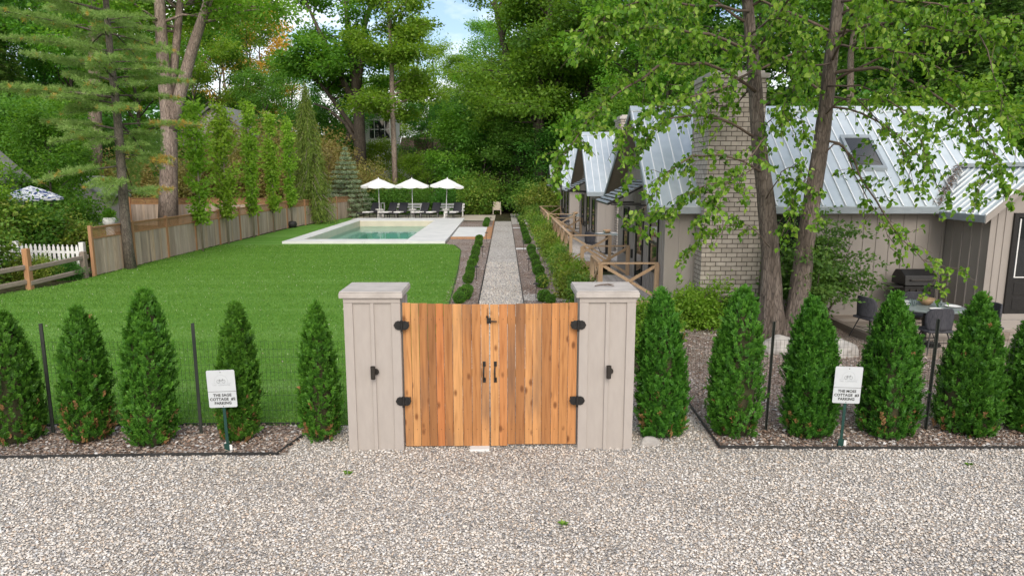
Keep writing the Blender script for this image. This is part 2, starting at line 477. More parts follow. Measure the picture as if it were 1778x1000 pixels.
M['leafshrub'] = leafmat('garden shrub', [(0, (0.075, 0.175, 0.025)), (0.4, (0.15, 0.28, 0.04)), (0.75, (0.25, 0.35, 0.05)), (1, (0.42, 0.42, 0.12))], 0.38, (1.2, 1.15, 0.5), 0.5, 0.05, 0.18)
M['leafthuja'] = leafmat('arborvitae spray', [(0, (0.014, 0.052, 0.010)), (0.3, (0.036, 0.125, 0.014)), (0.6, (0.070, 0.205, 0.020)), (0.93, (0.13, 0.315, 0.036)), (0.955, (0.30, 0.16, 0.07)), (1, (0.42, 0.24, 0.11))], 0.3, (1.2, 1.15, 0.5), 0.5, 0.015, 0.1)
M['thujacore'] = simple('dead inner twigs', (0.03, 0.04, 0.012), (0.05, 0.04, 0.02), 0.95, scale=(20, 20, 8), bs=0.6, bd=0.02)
M['leafbox'] = leafmat('boxwood leaf', [(0, (0.03, 0.095, 0.01)), (0.5, (0.07, 0.19, 0.018)), (1, (0.14, 0.3, 0.035))], 0.28, (1.2, 1.15, 0.5), 0.45, 0.01, 0.1)
M['boxcore'] = simple('boxwood core', (0.02, 0.035, 0.01), (0.03, 0.04, 0.015), 0.95, bs=0)
M['needle'] = leafmat('pine needle', [(0, (0.19, 0.31, 0.085)), (0.5, (0.30, 0.45, 0.14)), (0.9, (0.42, 0.56, 0.2)), (0.94, (0.5, 0.35, 0.08)), (1, (0.62, 0.43, 0.12))], 0.5, (1.1, 1.1, 0.7), 0.5, 0, 0)
M['needledark'] = leafmat('hemlock needle', [(0, (0.065, 0.15, 0.035)), (0.5, (0.115, 0.235, 0.05)), (1, (0.18, 0.31, 0.07))], 0.5, (1.2, 1.15, 0.5), 0.55, 0.02, 0.15)
M['needlespruce'] = leafmat('blue spruce needle', [(0, (0.22, 0.30, 0.19)), (0.5, (0.40, 0.5, 0.34)), (0.85, (0.58, 0.67, 0.5)), (1, (0.7, 0.77, 0.62))], 0.45, (1.1, 1.1, 0.8), 0.6, 0, 0)
M['needleweep'] = leafmat('weeping cedar spray', [(0, (0.105, 0.17, 0.03)), (0.5, (0.19, 0.285, 0.05)), (1, (0.29, 0.38, 0.08))], 0.42, (1.2, 1.1, 0.6), 0.6, 0.0, 0)


# ------------------------------------------------------------------ objects
def setp(o, label=None, cat=None, group=None, kind=None):
    if label: o['label'] = label
    if cat: o['category'] = cat
    if group: o['group'] = group
    if kind: o['kind'] = kind
    return o


def thing(name, label, cat, loc=(0, 0, 0), rz=0.0, group=None):
    o = bpy.data.objects.new(name, None)
    o.empty_display_size = 0.2
    o.location = loc
    o.rotation_euler = (0, 0, rz)
    COL.objects.link(o)
    return setp(o, label, cat, group)


def dup(o, loc=None, rz=None, scale=None, label=None, parent=None):
    c = o.copy()
    COL.objects.link(c)
    if parent: c.parent = parent
    if loc is not None: c.location = loc
    if rz is not None: c.rotation_euler = (0, 0, rz)
    if scale is not None: c.scale = scale if isinstance(scale, tuple) else (scale,) * 3
    if label: c['label'] = label
    for ch in list(o.children):
        dup(ch, parent=c)
    return c


def npmesh(name, V, F, mat, parent=None, rnd=None, smooth=False):
    """V (n,3) array, F (m,k) array of one face size or list of such arrays"""
    Fs = F if isinstance(F, list) else [F]
    V = np.asarray(V, np.float32)
    me = bpy.data.meshes.new(name)
    me.vertices.add(len(V))
    me.vertices.foreach_set('co', V.ravel())
    loops = np.concatenate([f.ravel() for f in Fs]).astype(np.int32)
    tot = np.concatenate([np.full(len(f), f.shape[1], np.int32) for f in Fs])
    me.loops.add(len(loops))
    me.loops.foreach_set('vertex_index', loops)
    me.polygons.add(len(tot))
    me.polygons.foreach_set('loop_start', np.concatenate([[0], np.cumsum(tot)[:-1]]).astype(np.int32))
    me.polygons.foreach_set('loop_total', tot)
    if smooth:
        me.polygons.foreach_set('use_smooth', np.ones(len(tot), bool))
    me.update(calc_edges=True)
    if rnd is not None:
        a = me.attributes.new('rnd', 'FLOAT', 'POINT')
        a.data.foreach_set('value', np.asarray(rnd, np.float32))
    me.materials.append(mat)
    o = bpy.data.objects.new(name, me)
    COL.objects.link(o)
    if parent: o.parent = parent
    return o


class MB:
    def __init__(self):
        self.v, self.f, self.r = [], [], []

    def add(self, vs, fs, rnd=None):
        k = len(self.v)
        if rnd is None: rnd = 0.5
        self.v += [tuple(x) for x in vs]
        self.r += [rnd] * len(vs)
        self.f += [tuple(i + k for i in f) for f in fs]
        return self

    def box(self, x0, x1, y0, y1, z0, z1, rnd=None, mat=None):
        vs = [(x, y, z) for z in (z0, z1) for y in (y0, y1) for x in (x0, x1)]
        if mat is not None: vs = [mat @ Vector(v) for v in vs]
        return self.add(vs, [(0, 2, 3, 1), (4, 5, 7, 6), (0, 1, 5, 4), (2, 6, 7, 3), (0, 4, 6, 2), (1, 3, 7, 5)], rnd)

    def beam(self, a, b, wx, wz, rnd=None, up=(0, 0, 1)):
        a, b = Vector(a), Vector(b)
        d = (b - a).normalized()
        u = Vector(up)
        s = d.cross(u)
        if s.length < 1e-4: s = d.cross(Vector((0, 1, 0)))
        s.normalize()
        u = s.cross(d)
        vs = []
        for c in (a, b):
            for i, j in ((-1, -1), (1, -1), (1, 1), (-1, 1)):
                vs.append(c + s * (i * wx / 2) + u * (j * wz / 2))
        return self.add(vs, [(3, 2, 1, 0), (4, 5, 6, 7), (0, 1, 5, 4), (1, 2, 6, 5), (2, 3, 7, 6), (3, 0, 4, 7)], rnd)

    def tube(self, pts, rad, n=8, rnd=None, cap=True):
        pts = [Vector(p) for p in pts]
        if isinstance(rad, (int, float)): rad = [rad] * len(pts)
        vs, fs = [], []
        ref = None
        for i, p in enumerate(pts):
            d = (pts[min(i + 1, len(pts) - 1)] - pts[max(i - 1, 0)]).normalized()
            if ref is None:
                ref = Vector((1, 0, 0)) if abs(d.x) < 0.8 else Vector((0, 1, 0))
            s = (ref - d * ref.dot(d)).normalized()
            ref = s
            u = d.cross(s)
            for k in range(n):
                t = 2 * math.pi * k / n
                vs.append(p + (s * math.cos(t) + u * math.sin(t)) * rad[i])
        for i in range(len(pts) - 1):
            for k in range(n):
                a, b = i * n + k, i * n + (k + 1) % n
                fs.append((a, b, b + n, a + n))
        if cap:
            fs.append(tuple(range(n))[::-1])
            fs.append(tuple(range((len(pts) - 1) * n, len(pts) * n)))
        return self.add(vs, fs, rnd)

    def lathe(self, prof, c=(0, 0, 0), n=24, rnd=None):
        vs, fs = [], []
        for r, z in prof:
            for k in range(n):
                t = 2 * math.pi * k / n
                vs.append((c[0] + r * math.cos(t), c[1] + r * math.sin(t), c[2] + z))
        for i in range(len(prof) - 1):
            for k in range(n):
                a, b = i * n + k, i * n + (k + 1) % n
                fs.append((a, b, b + n, a + n))
        if prof[0][0] > 1e-5: fs.append(tuple(range(n))[::-1])
        if prof[-1][0] > 1e-5: fs.append(tuple(range((len(prof) - 1) * n, len(prof) * n)))
        return self.add(vs, fs, rnd)

    def prism(self, poly, axis, a, b, rnd=None):
        """poly of 2-D points in the plane without `axis`, extruded from a to b"""
        n = len(poly)

        def p3(p, t):
            return {0: (t, p[0], p[1]), 1: (p[0], t, p[1]), 2: (p[0], p[1], t)}[axis]
        vs = [p3(p, a) for p in poly] + [p3(p, b) for p in poly]
        fs = [tuple(range(n)), tuple(range(n, 2 * n))[::-1]] + [(i, i + n, (i + 1) % n + n, (i + 1) % n) for i in range(n)]
        return self.add(vs, fs, rnd)

    def build(self, name, mat, parent=None, off=None, bevel=0.0, smooth=False, recalc=True):
        me = bpy.data.meshes.new(name)
        v = np.array(self.v, np.float32)
        if off is not None: v = v - np.array(off, np.float32)
        me.from_pydata(v.tolist(), [], self.f)
        a = me.attributes.new('rnd', 'FLOAT', 'POINT')
        a.data.foreach_set('value', np.array(self.r, np.float32))
        if recalc:
            import bmesh
            bm = bmesh.new()
            bm.from_mesh(me)
            bmesh.ops.recalc_face_normals(bm, faces=bm.faces)
            bm.to_mesh(me)
            bm.free()
        if smooth:
            me.polygons.foreach_set('use_smooth', np.ones(len(me.polygons), bool))
        me.materials.append(mat)
        o = bpy.data.objects.new(name, me)
        COL.objects.link(o)
        if parent: o.parent = parent
        if bevel:
            b = o.modifiers.new('bevel', 'BEVEL')
            b.width, b.segments, b.limit_method = bevel, 2, 'ANGLE'
        return o


def sheet(name, pts, z, mat, kind='structure', grid=None):
    V = np.array([(p[0], p[1], z) for p in pts])
    o = npmesh(name, V, np.array([list(range(len(pts)))]), mat)
    o['kind'] = kind
    return o


RS = np.random.RandomState(7)
rnd = random.Random(11)


def unit(a):
    return a / np.maximum(np.linalg.norm(a, axis=-1, keepdims=True), 1e-6)


def leaves(name, P, D, Nn, Ln, Wd, mat, parent, rv, ovate=False, fold=0.12):
    """one leaf per row: base P, direction D, normal-ish Nn"""
    D = unit(D)
    S = unit(np.cross(D, Nn))
    U = np.cross(S, D)
    Ln, Wd = Ln[:, None], Wd[:, None]
    n = len(P)
    if ovate:
        V = np.stack([P, P + D * Ln * 0.28 + S * Wd * 0.48 + U * Wd * fold, P + D * Ln * 0.62 + S * Wd * 0.36 + U * Wd * fold,
                      P + D * Ln - U * Ln * 0.08, P + D * Ln * 0.62 - S * Wd * 0.36 + U * Wd * fold, P + D * Ln * 0.28 - S * Wd * 0.48 + U * Wd * fold], 1)
        b = np.arange(n)[:, None] * 6
        F = np.concatenate([b + np.array([[0, 1, 2, 3]]), b + np.array([[3, 4, 5, 0]])])
        return npmesh(name, V.reshape(-1, 3), F, mat, parent, np.repeat(rv, 6), True)
    V = np.stack([P, P + D * Ln * 0.45 + S * Wd * 0.5 + U * Wd * fold, P + D * Ln, P + D * Ln * 0.45 - S * Wd * 0.5 + U * Wd * fold], 1)
    F = np.arange(n * 4).reshape(n, 4)
    return npmesh(name, V.reshape(-1, 3), F, mat, parent, np.repeat(rv, 4), True)


def wood(name, paths, mat, parent, n=6):
    b = MB()
    for pts, rad in paths:
        b.tube(pts, rad, n, cap=True)
    return b.build(name, mat, parent, smooth=True, recalc=False)


def clusters(rs, C, Cr, n, flat=0.5, outward=None):
    """leaf positions and directions gathered round cluster centres"""
    C = np.repeat(C, n, 0)
    Cr = np.repeat(Cr, n)[:, None]
    g = rs.normal(size=C.shape)
    g[:, 2] *= flat
    P = C + g * Cr * 0.55
    D = unit(g + rs.normal(size=C.shape) * 0.5 + np.array([0, 0, -0.35]))
    return P, D


def broadleaf(seed, name, H=20.0, cb=0.3, CR=5.0, tr=0.28, limbs=15, subs=5, per=55, leafL=0.24, mat='leafmaple', bark='barkdark', fork=False, lean=0.0, flat=0.58, label='', cat='tree', crad=0.95, low=0.35):
    rs = np.random.RandomState(seed)
    root = thing(name, label, cat)
    paths, C, Cr = [], [], []
    nseg = 9
    wob = np.cumsum(rs.normal(size=(nseg + 1, 2)) * H * 0.008, 0)
    tp = [Vector((wob[i, 0] + lean * i / nseg, wob[i, 1], H * 0.95 * i / nseg)) for i in range(nseg + 1)]
    paths.append((tp, [tr * (1.25 if i == 0 else 1) * (1 - 0.87 * (i / nseg) ** 0.9) for i in range(nseg + 1)]))

    def ton(t):
        f = t * nseg
        i = min(int(f), nseg - 1)
        return tp[i].lerp(tp[i + 1], f - i)
    for i in range(limbs):
        u = (i + rs.rand() * 0.7) / limbs
        t = cb + (0.97 - cb) * u
        st = ton(t)
        az = i * 2.399 + rs.rand() * 0.7
        prof = (math.sin(math.pi * min(1, 0.18 + u * 0.72)) ** 0.75)
        ln = CR * prof * (0.75 + 0.45 * rs.rand())
        el = R(8 + 55 * u + rs.normal() * 8)
        d = Vector((math.cos(az) * math.cos(el), math.sin(az) * math.cos(el), math.sin(el)))
        pts = [st]
        for k in range(1, 6):
            q = k / 5
            pts.append(st + d * ln * q + Vector((0, 0, ln * (0.16 * math.sin(q * 2.2) - 0.10 * q * q))) + Vector(rs.normal(size=3)) * ln * 0.025)
        r0 = max(0.03, tr * (1 - 0.8 * t) * 0.5)
        paths.append((pts, [r0 * (1 - 0.85 * k / 5) for k in range(6)]))
        C.append(pts[-1]); Cr.append(crad)
        for s in range(subs):
            q = low + (1 - low) * (s + rs.rand()) / subs
            f = q * 5
            j = min(int(f), 4)
            b = pts[j].lerp(pts[j + 1], f - j)
            a2 = az + (1 if s % 2 else -1) * R(35 + 35 * rs.rand())
            l2 = ln * (0.28 + 0.25 * rs.rand()) * (1.15 - 0.4 * q)
            e2 = el * 0.5 + R(rs.normal() * 14)
            d2 = Vector((math.cos(a2) * math.cos(e2), math.sin(a2) * math.cos(e2), math.sin(e2)))
            m_ = b + d2 * l2 * 0.55 + Vector((0, 0, l2 * 0.06))
            e_ = b + d2 * l2 + Vector((0, 0, -l2 * 0.04))
            paths.append(([b, m_, e_], [r0 * 0.4, r0 * 0.25, 0.008]))
            for c_ in (b.lerp(m_, 0.8), m_.lerp(e_, 0.5), e_):
                C.append(c_ + Vector(rs.normal(size=3)) * 0.25); Cr.append(crad * (0.7 + 0.5 * rs.rand()))
    wood('trunk', paths, M[bark], root)
    C = np.array([tuple(c) for c in C])
    P, D = clusters(rs, C, np.array(Cr), per, flat)
    n = len(P)
    Nn = unit(rs.normal(size=(n, 3)) * 0.65 + np.array([0, 0, 1.0]))
    rv = np.clip(np.repeat(rs.rand(len(C)), per) * 0.5 + rs.rand(n) * 0.5, 0, 1)
    s = leafL * (0.65 + 0.7 * rs.rand(n))
    leaves('crown', P, D, Nn, s, s * (0.62 + 0.2 * rs.rand(n)), M[mat], root, rv)
    return root


def shrub(seed, name, H=2.0, CR=1.2, stems=9, per=45, leafL=0.1, mat='leafshrub', bark='twig', flat=0.7, label='', cat='shrub', base=0.1, levels=4, crad=0.28):
    rs = np.random.RandomState(seed)
    root = thing(name, label, cat)
    paths, C, Cr = [], [], []
    for i in range(stems):
        az = i * 2.399 + rs.rand()
        rr = CR * math.sqrt((i + 0.5) / stems)
        hh = H * (1.02 - 0.42 * (rr / CR) ** 2) * (0.85 + 0.25 * rs.rand())
        d = Vector((math.cos(az), math.sin(az), 0))
        pts = [d * CR * 0.06 + Vector((0, 0, 0)), d * rr * 0.5 + Vector((0, 0, hh * 0.45)), d * rr + Vector((0, 0, hh * 0.92))]
        paths.append((pts, [0.012 * H + 0.004, 0.008 * H, 0.004]))
        for k in range(levels):
            q = base + (1 - base) * (k + rs.rand()) / levels
            b = pts[0].lerp(pts[1], q * 2) if q < 0.5 else pts[1].lerp(pts[2], q * 2 - 1)
            for e in range(3):
                o_ = Vector(rs.normal(size=3)) * CR * 0.2
                C.append(b + o_); Cr.append(crad * CR * (0.7 + 0.6 * rs.rand()))
    wood('stem', paths, M[bark], root, 5)
    C = np.array([tuple(c) for c in C])
    C[:, 2] = np.maximum(C[:, 2], 0.08 * H)
    P, D = clusters(rs, C, np.array(Cr), per, flat)
    P[:, 2] = np.maximum(P[:, 2], 0.02 + rs.rand(len(P)) * 0.05)
    n = len(P)
    Nn = unit(rs.normal(size=(n, 3)) * 0.7 + np.array([0, 0, 1.0]))
    rv = np.clip(np.repeat(rs.rand(len(C)), per) * 0.45 + rs.rand(n) * 0.55, 0, 1)
    s = leafL * (0.65 + 0.7 * rs.rand(n))
    leaves('foliage', P, D, Nn, s, s * (0.55 + 0.2 * rs.rand(n)), M[mat], root, rv)
    return root


def conifer(seed, name, H, CR, levels, per_branch, needleL, needleW, mat, bark, droop=0.25, up=0.1, cb=0.06, tr=0.1, label='', cat='tree', hang=0.0, whorl=6, power=0.9, tuft=6):
    rs = np.random.RandomState(seed)
    root = thing(name, label, cat)
    paths = [([Vector((0, 0, 0)), Vector((0, 0, H * 0.5)), Vector((0, 0, H * 0.99))], [tr, tr * 0.55, 0.008])]
    P, D = [], []
    for i in range(levels):
        u = i / (levels - 1)
        z = H * (cb + (0.98 - cb) * u)
        ln0 = CR * (1 - u) ** power + 0.06
        for k in range(whorl):
            az = k * 2 * math.pi / whorl + i * 1.1 + rs.normal() * 0.18
            ln = ln0 * (0.75 + 0.4 * rs.rand())
            d = np.array([math.cos(az), math.sin(az), 0])
            q = np.linspace(0, 1, 5)
            zz = z + ln * (up * q - droop * q * q + 0.08 * np.maximum(0, q - 0.7))
            pts = d[None, :] * (q * ln)[:, None] + np.stack([np.zeros(5), np.zeros(5), zz], 1)
            paths.append(([Vector(p) for p in pts], [max(0.004, 0.03 * ln) * (1 - 0.8 * t) for t in q]))
            m = max(4, int(per_branch * ln / CR))
            t = 0.15 + 0.85 * rs.rand(m)
            base = np.stack([np.interp(t, q, pts[:, a]) for a in range(3)], 1)
            side = np.array([-d[1], d[0], 0])
            wv = (rs.rand(m) - 0.5) * 0.75 * ln * (1.05 - t)
            base = base + side[None, :] * wv[:, None]
            base[:, 2] -= np.abs(wv) * 0.25
            dd = d[None, :] * 0.9 + side[None, :] * (np.sign(wv) * 0.8)[:, None]
            for _ in range(tuft):
                off = rs.normal(size=(m, 3)) * needleL * 0.35
                P.append(base + off)
                x = dd + rs.normal(size=(m, 3)) * 0.55
                x[:, 2] -= hang + 0.15
                if hang:
                    P[-1] = P[-1] - np.array([0, 0, 1])[None, :] * (rs.rand(m) * hang * 0.45)[:, None]
                D.append(x)
    wood('trunk', paths, M[bark], root, 6)
    P, D = np.concatenate(P), np.concatenate(D)
    n = len(P)
    Nn = unit(rs.normal(size=(n, 3)) * 0.5 + np.array([0, 0, 1.0]))
    s = needleL * (0.7 + 0.6 * rs.rand(n))
    leaves('foliage', P, D, Nn, s, needleW * (0.7 + 0.6 * rs.rand(n)), M[mat], root, rs.rand(n))
    return root


# ------------------------------------------------------------------ setting: ground, beds, paths, lawn
gs = 900
gv = [(-gs, -gs), (gs, -gs), (gs, 33.0), (-gs, 33.0), (-gs, 47.5), (gs, 47.5), (gs, gs), (-gs, gs), (-10.1, 33.0), (-10.1, 47.5), (-4.0, 33.0), (-4.0, 47.5)]
o = npmesh('ground', np.array([(x, y, 0.0) for x, y in gv]), np.array([(0, 1, 2, 3), (3, 8, 9, 4), (10, 2, 5, 11), (4, 5, 6, 7)]), M['soil'])
o['kind'] = 'structure'
sheet('gravel_drive', [(-40, -6), (40, -6), (40, 9.9), (-40, 9.9)], 0.004, M['gravel'])
LAWN = [(-13.3, 20.5), (-13.9, 19.0), (-14.6, 14.0), (-15.5, 9.0), (-15.5, 8.72), (-2.05, 8.72), (-1.35, 12.0), (-1.38, 17.0), (-1.55, 23.0), (-1.85, 29.5), (-2.3, 31.6), (-2.79, 32.31), (-10.49, 32.31), (-10.49, 52.5), (-11.6, 52.5), (-13.0, 41.0), (-13.2, 30.0)]
sheet('lawn', LAWN, 0.012, M['lawn'])
sheet('hedge_bed', [(-40, 7.74), (-2.72, 7.74), (-2.5, 8.72), (-40, 8.72)], 0.008, M['mulch'])
BED_R = [(2.62, 7.88), (40, 7.86), (40, 16.5), (3.6, 16.5), (2.2, 16.2), (2.2, 13.0), (2.68, 9.6)]
sheet('shrub_bed', BED_R, 0.008, M['mulch'])
sheet('path', [(-0.66, 8.5), (0.5, 8.5), (0.5, 47.2), (-0.6, 47.2)], 0.016, M['path'])
sheet('planting_strip', [(-1.5, 8.7), (-0.68, 8.7), (-0.62, 47.0), (-2.8, 47.0), (-2.75, 32.2), (-2.0, 30.5), (-1.62, 23), (-1.44, 17)], 0.008, M['mulch'])
sheet('garden_strip', [(0.52, 8.7), (2.2, 8.7), (2.2, 52), (0.52, 52)], 0.0065, M['mulch'])
sheet('rear_walk', [(0.52, 44.5), (2.2, 44.5), (2.2, 56), (0.52, 56)], 0.012, M['path'])
for k, (y0, y1, nm) in enumerate(((17.6, 18.6, 'path'), (29.7, 30.3, 'concrete'), (41.2, 41.8, 'concrete'))):
    sheet('crosswalk', [(0.53, y0), (2.15, y0), (2.15, y1), (0.53, y1)], 0.02, M[nm])
sheet('patio', [(-11.0, 49.3), (-0.65, 47.4), (-0.65, 54), (-11.0, 54)], 0.03, M['patio'])
b = MB(); b.box(-2.7, -1.0, 34.7, 41.2, 0, 0.10)
setp(b.build('concrete_pad', M['concrete'], bevel=0.01), kind='structure')
b = MB()
b.box(-0.995, -0.72, 34.7, 41.2, 0, 0.105, 0.3); b.box(-2.7, -0.72, 34.62, 34.695, 0, 0.12, 0.6); b.box(-0.715, -0.66, 34.7, 47, 0, 0.12, 0.1)
setp(b.build('timber_edging', M['fencetrim']), 'brown timber edging round the white pad beside the gravel path', 'edging')


def rows_in(poly, X, Y):
    ins = np.zeros(len(X), bool)
    j = len(poly) - 1
    for i in range(len(poly)):
        xi, yi = poly[i]; xj, yj = poly[j]
        ins ^= ((yi > Y) != (yj > Y)) & (X < (xj - xi) * (Y - yi) / (yj - yi + 1e-9) + xi)
        j = i
    return ins


# loose stones of the drive
def stones(n, fn, s0, s1, mat, name, label_kind='stuff', zb=0.008):
    rs = np.random.RandomState(5)
    X, Y = fn(rs, n)
    n = len(X)
    t = (1 + 5 ** 0.5) / 2
    ico = np.array([(-1, t, 0), (1, t, 0), (-1, -t, 0), (1, -t, 0), (0, -1, t), (0, 1, t), (0, -1, -t), (0, 1, -t), (t, 0, -1), (t, 0, 1), (-t, 0, -1), (-t, 0, 1)]) / 1.902
    fc = np.array([(0, 11, 5), (0, 5, 1), (0, 1, 7), (0, 7, 10), (0, 10, 11), (1, 5, 9), (5, 11, 4), (11, 10, 2), (10, 7, 6), (7, 1, 8), (3, 9, 4), (3, 4, 2), (3, 2, 6), (3, 6, 8), (3, 8, 9), (4, 9, 5), (2, 4, 11), (6, 2, 10), (8, 6, 7), (9, 8, 1)])
    S = s0 + (s1 - s0) * rs.rand(n) ** 1.8
    sc = np.stack([S, S * (0.6 + 0.4 * rs.rand(n)), S * (0.34 + 0.26 * rs.rand(n))], 1) / 2
    V = ico[None] * (0.8 + 0.4 * rs.rand(n, 12, 1)) * sc[:, None, :]
    a = rs.rand(n) * 6.283
    tl = rs.normal(size=n) * 0.35
    c, s = np.cos(tl), np.sin(tl)
    V = np.stack([V[..., 0] * c[:, None] - V[..., 2] * s[:, None], V[..., 1], V[..., 0] * s[:, None] + V[..., 2] * c[:, None]], -1)
    c, s = np.cos(a), np.sin(a)
    V = np.stack([V[..., 0] * c[:, None] - V[..., 1] * s[:, None], V[..., 0] * s[:, None] + V[..., 1] * c[:, None], V[..., 2]], -1)
    V = V + np.stack([X, Y, zb + S * 0.10 + rs.rand(n) * 0.005], 1)[:, None, :]
    F = fc[None] + (np.arange(n) * 12)[:, None, None]
    o = npmesh(name, V.reshape(-1, 3), F.reshape(-1, 3), mat, None, np.repeat(np.clip(rs.rand(n) * 0.92 + 0.08 * np.sin(X * 1.3 + 1.7 * np.sin(Y * 1.9)) * np.sin(Y * 2.3 + X * 0.6) + 0.03, 0, 1), 12), True)
    o['kind'] = label_kind
    return o


def drive_pts(rs, n):
    Y = 4.7 + (9.6 - 4.7) * rs.rand(n)
    X = (rs.rand(n) * 2 - 1) * (0.79 * Y + 0.75)
    bad = (X < -2.62) & (Y > 7.74)
    bad |= (X > 2.6) & (Y > 7.87)
    bad |= (X > 2.55) & (Y > 7.87)
    bad &= rs.rand(n) > 0.025
    bad |= (Y > 8.7) & (X < -1.9)
    bad |= (X > -1.87) & (X < -1.23) & (Y > 7.9) & (Y < 8.5)
    bad |= (X > 0.9) & (X < 1.55) & (Y > 7.9) & (Y < 8.5)
    return X[~bad], Y[~bad]


o = stones(130000, drive_pts, 0.011, 0.037, M['stone'], 'gravel')


def path_pts(rs, n):
    return -0.64 + 1.12 * rs.rand(n), 9.5 + 16 * rs.rand(n) ** 1.3


stones(9000, path_pts, 0.02, 0.05, M['stone'], 'path_gravel', zb=0.018)


def chips(name, n, regions):
    rs = np.random.RandomState(9)
    P = []
    for (x0, x1, y0, y1, wgt) in regions:
        k = int(n * wgt)
        P.append(np.stack([x0 + (x1 - x0) * rs.rand(k), y0 + (y1 - y0) * rs.rand(k), 0.012 + 0.02 * rs.rand(k)], 1))
    P = np.concatenate(P)
    n = len(P)
    a = rs.rand(n) * 6.283
    D = np.stack([np.cos(a), np.sin(a), rs.normal(size=n) * 0.25], 1)
    Nn = unit(rs.normal(size=(n, 3)) * 0.4 + np.array([0, 0, 1.0]))
    l = 0.02 + 0.05 * rs.rand(n) ** 2
    o = leaves(name, P, D, Nn, l, l * (0.3 + 0.4 * rs.rand(n)), M['chip'], None, rs.rand(n))
    o['kind'] = 'stuff'


chips('bark_mulch', 30000, [(-7.2, -2.6, 7.78, 8.7, 0.3), (2.66, 7.6, 7.9, 8.6, 0.24), (2.6, 9.0, 8.6, 12.0, 0.36), (2.3, 5.6, 12, 16, 0.2), (0.55, 1.5, 17, 30, 0.12), (-1.6, -0.7, 17, 34, 0.12)])


def grass():
    rs = np.random.RandomState(3)
    n = 230000
    Y = 8.7 + 23.0 * rs.rand(n) ** 1.7
    X = -15.5 + 14.4 * rs.rand(n)
    k = rows_in(LAWN, X, Y)
    X, Y = X[k], Y[k]
    n = len(X)
    P = np.stack([X, Y, np.full(n, 0.01)], 1)
    D = rs.normal(size=(n, 3)) * 0.45 + np.array([0, 0, 1.0])
    Nn = rs.normal(size=(n, 3))
    f = np.clip(Y / 10, 1, 2.4)
    l = (0.025 + 0.035 * rs.rand(n)) * (0.9 + 0.15 * f)
    o = leaves('grass', P, D, Nn, l, 0.007 * f, M['blade'], None, rs.rand(n))
    o['kind'] = 'stuff'


grass()

# ------------------------------------------------------------------ gate and its two pillars
def pillar(x0, x1, label, lamp_dx):
    cx = (x0 + x1) / 2
    root = thing('gate_pillar', label, 'gate pillar', (cx, 8.2, 0), 0, 'siding-clad gate pillars')
    hw, y0, y1, zt = (x1 - x0) / 2, -0.32, 0.30, 1.89
    b = MB(); b.box(-hw + 0.02, hw - 0.02, y0 + 0.02, y1 - 0.02, -0.05, zt)
    b.build('body', M['taupe'], root)
    b = MB()
    for sx in (-1, 1):                                   # corner boards and battens, butted against the head board
        for yy in (y0, y1 - 0.02):
            b.box(*sorted((sx * hw, sx * (hw - 0.105))), yy - 0.002, yy + 0.02, -0.05, zt - 0.06)
        for (ya, yb) in ((y0 + 0.0225, y0 + 0.11), (y1 - 0.11, y1 - 0.0225)):
            b.box(*sorted((sx * (hw - 0.0215), sx * (hw + 0.0))), ya, yb, -0.05, zt - 0.06)
    b.box(-0.022, 0.022, y0 - 0.002, y0 + 0.02, -0.05, zt - 0.06)
    b.box(-hw - 0.002, hw + 0.002, y0 - 0.006, y0 + 0.02, zt - 0.058, zt)
    b.build('trim_board', M['taupe'], root, bevel=0.003)
    b = MB()
    b.box(-hw - 0.045, hw + 0.035, y0 - 0.035, y1 + 0.05, zt + 0.002, 1.955)
    b.box(-hw - 0.038, hw + 0.028, y0 - 0.028, y1 + 0.043, 1.9555, 1.972)
    b.build('cap', M['cap'], root, bevel=0.006)
    lam = MB(); lam.lathe([(0.0, -0.075), (0.026, -0.075), (0.028, -0.07), (0.028, 0.066), (0.031, 0.068), (0.031, 0.078), (0.024, 0.078), (0.024, 0.06), (0.0, 0.06)], (lamp_dx, y0 - 0.06, 1.0), 20)
    lm = lam.build('wall_lamp', M['bronze'], root, smooth=False, bevel=0.0)
    br = MB(); br.beam((lamp_dx, y0 - 0.035, 1.0), (lamp_dx + 0.02, y0 + 0.0, 1.0), 0.03, 0.03); br.lathe([(0.0, 0), (0.04, 0), (0.04, 0.012), (0, 0.012)], (0, 0, 0), 16)
    k = len(br.v) - 16 * 4
    br.v[k:] = [(lamp_dx + 0.022 + v[0], y0 - 0.003 - v[2], 1.0 + v[1]) for v in br.v[k:]]
    br.build('lamp_bracket', M['bronze'], lm)
    return root


pil_l = pillar(-1.885, -1.222, 'taupe gate pillar at the left end of the cedar gate, beside the lawn', 0.0)
pil_r = pillar(0.892, 1.555, 'taupe gate pillar at the right end of the cedar gate, with a dead twig on its cap', 0.02)
b = MB()
b.tube([(1.1, 8.15, 1.985), (1.18, 8.2, 1.99), (1.27, 8.17, 2.0), (1.34, 8.22, 1.99)], [0.006, 0.009, 0.01, 0.004], 5)
b.tube([(1.22, 8.18, 1.992), (1.30, 8.26, 1.985)], [0.008, 0.003], 5); b.tube([(1.27, 8.17, 1.995), (1.33, 8.12, 1.985)], [0.007, 0.003], 5)
setp(b.build('twig', M['twig']), 'dead brown twig lying on the cap of the right gate pillar', 'twig')


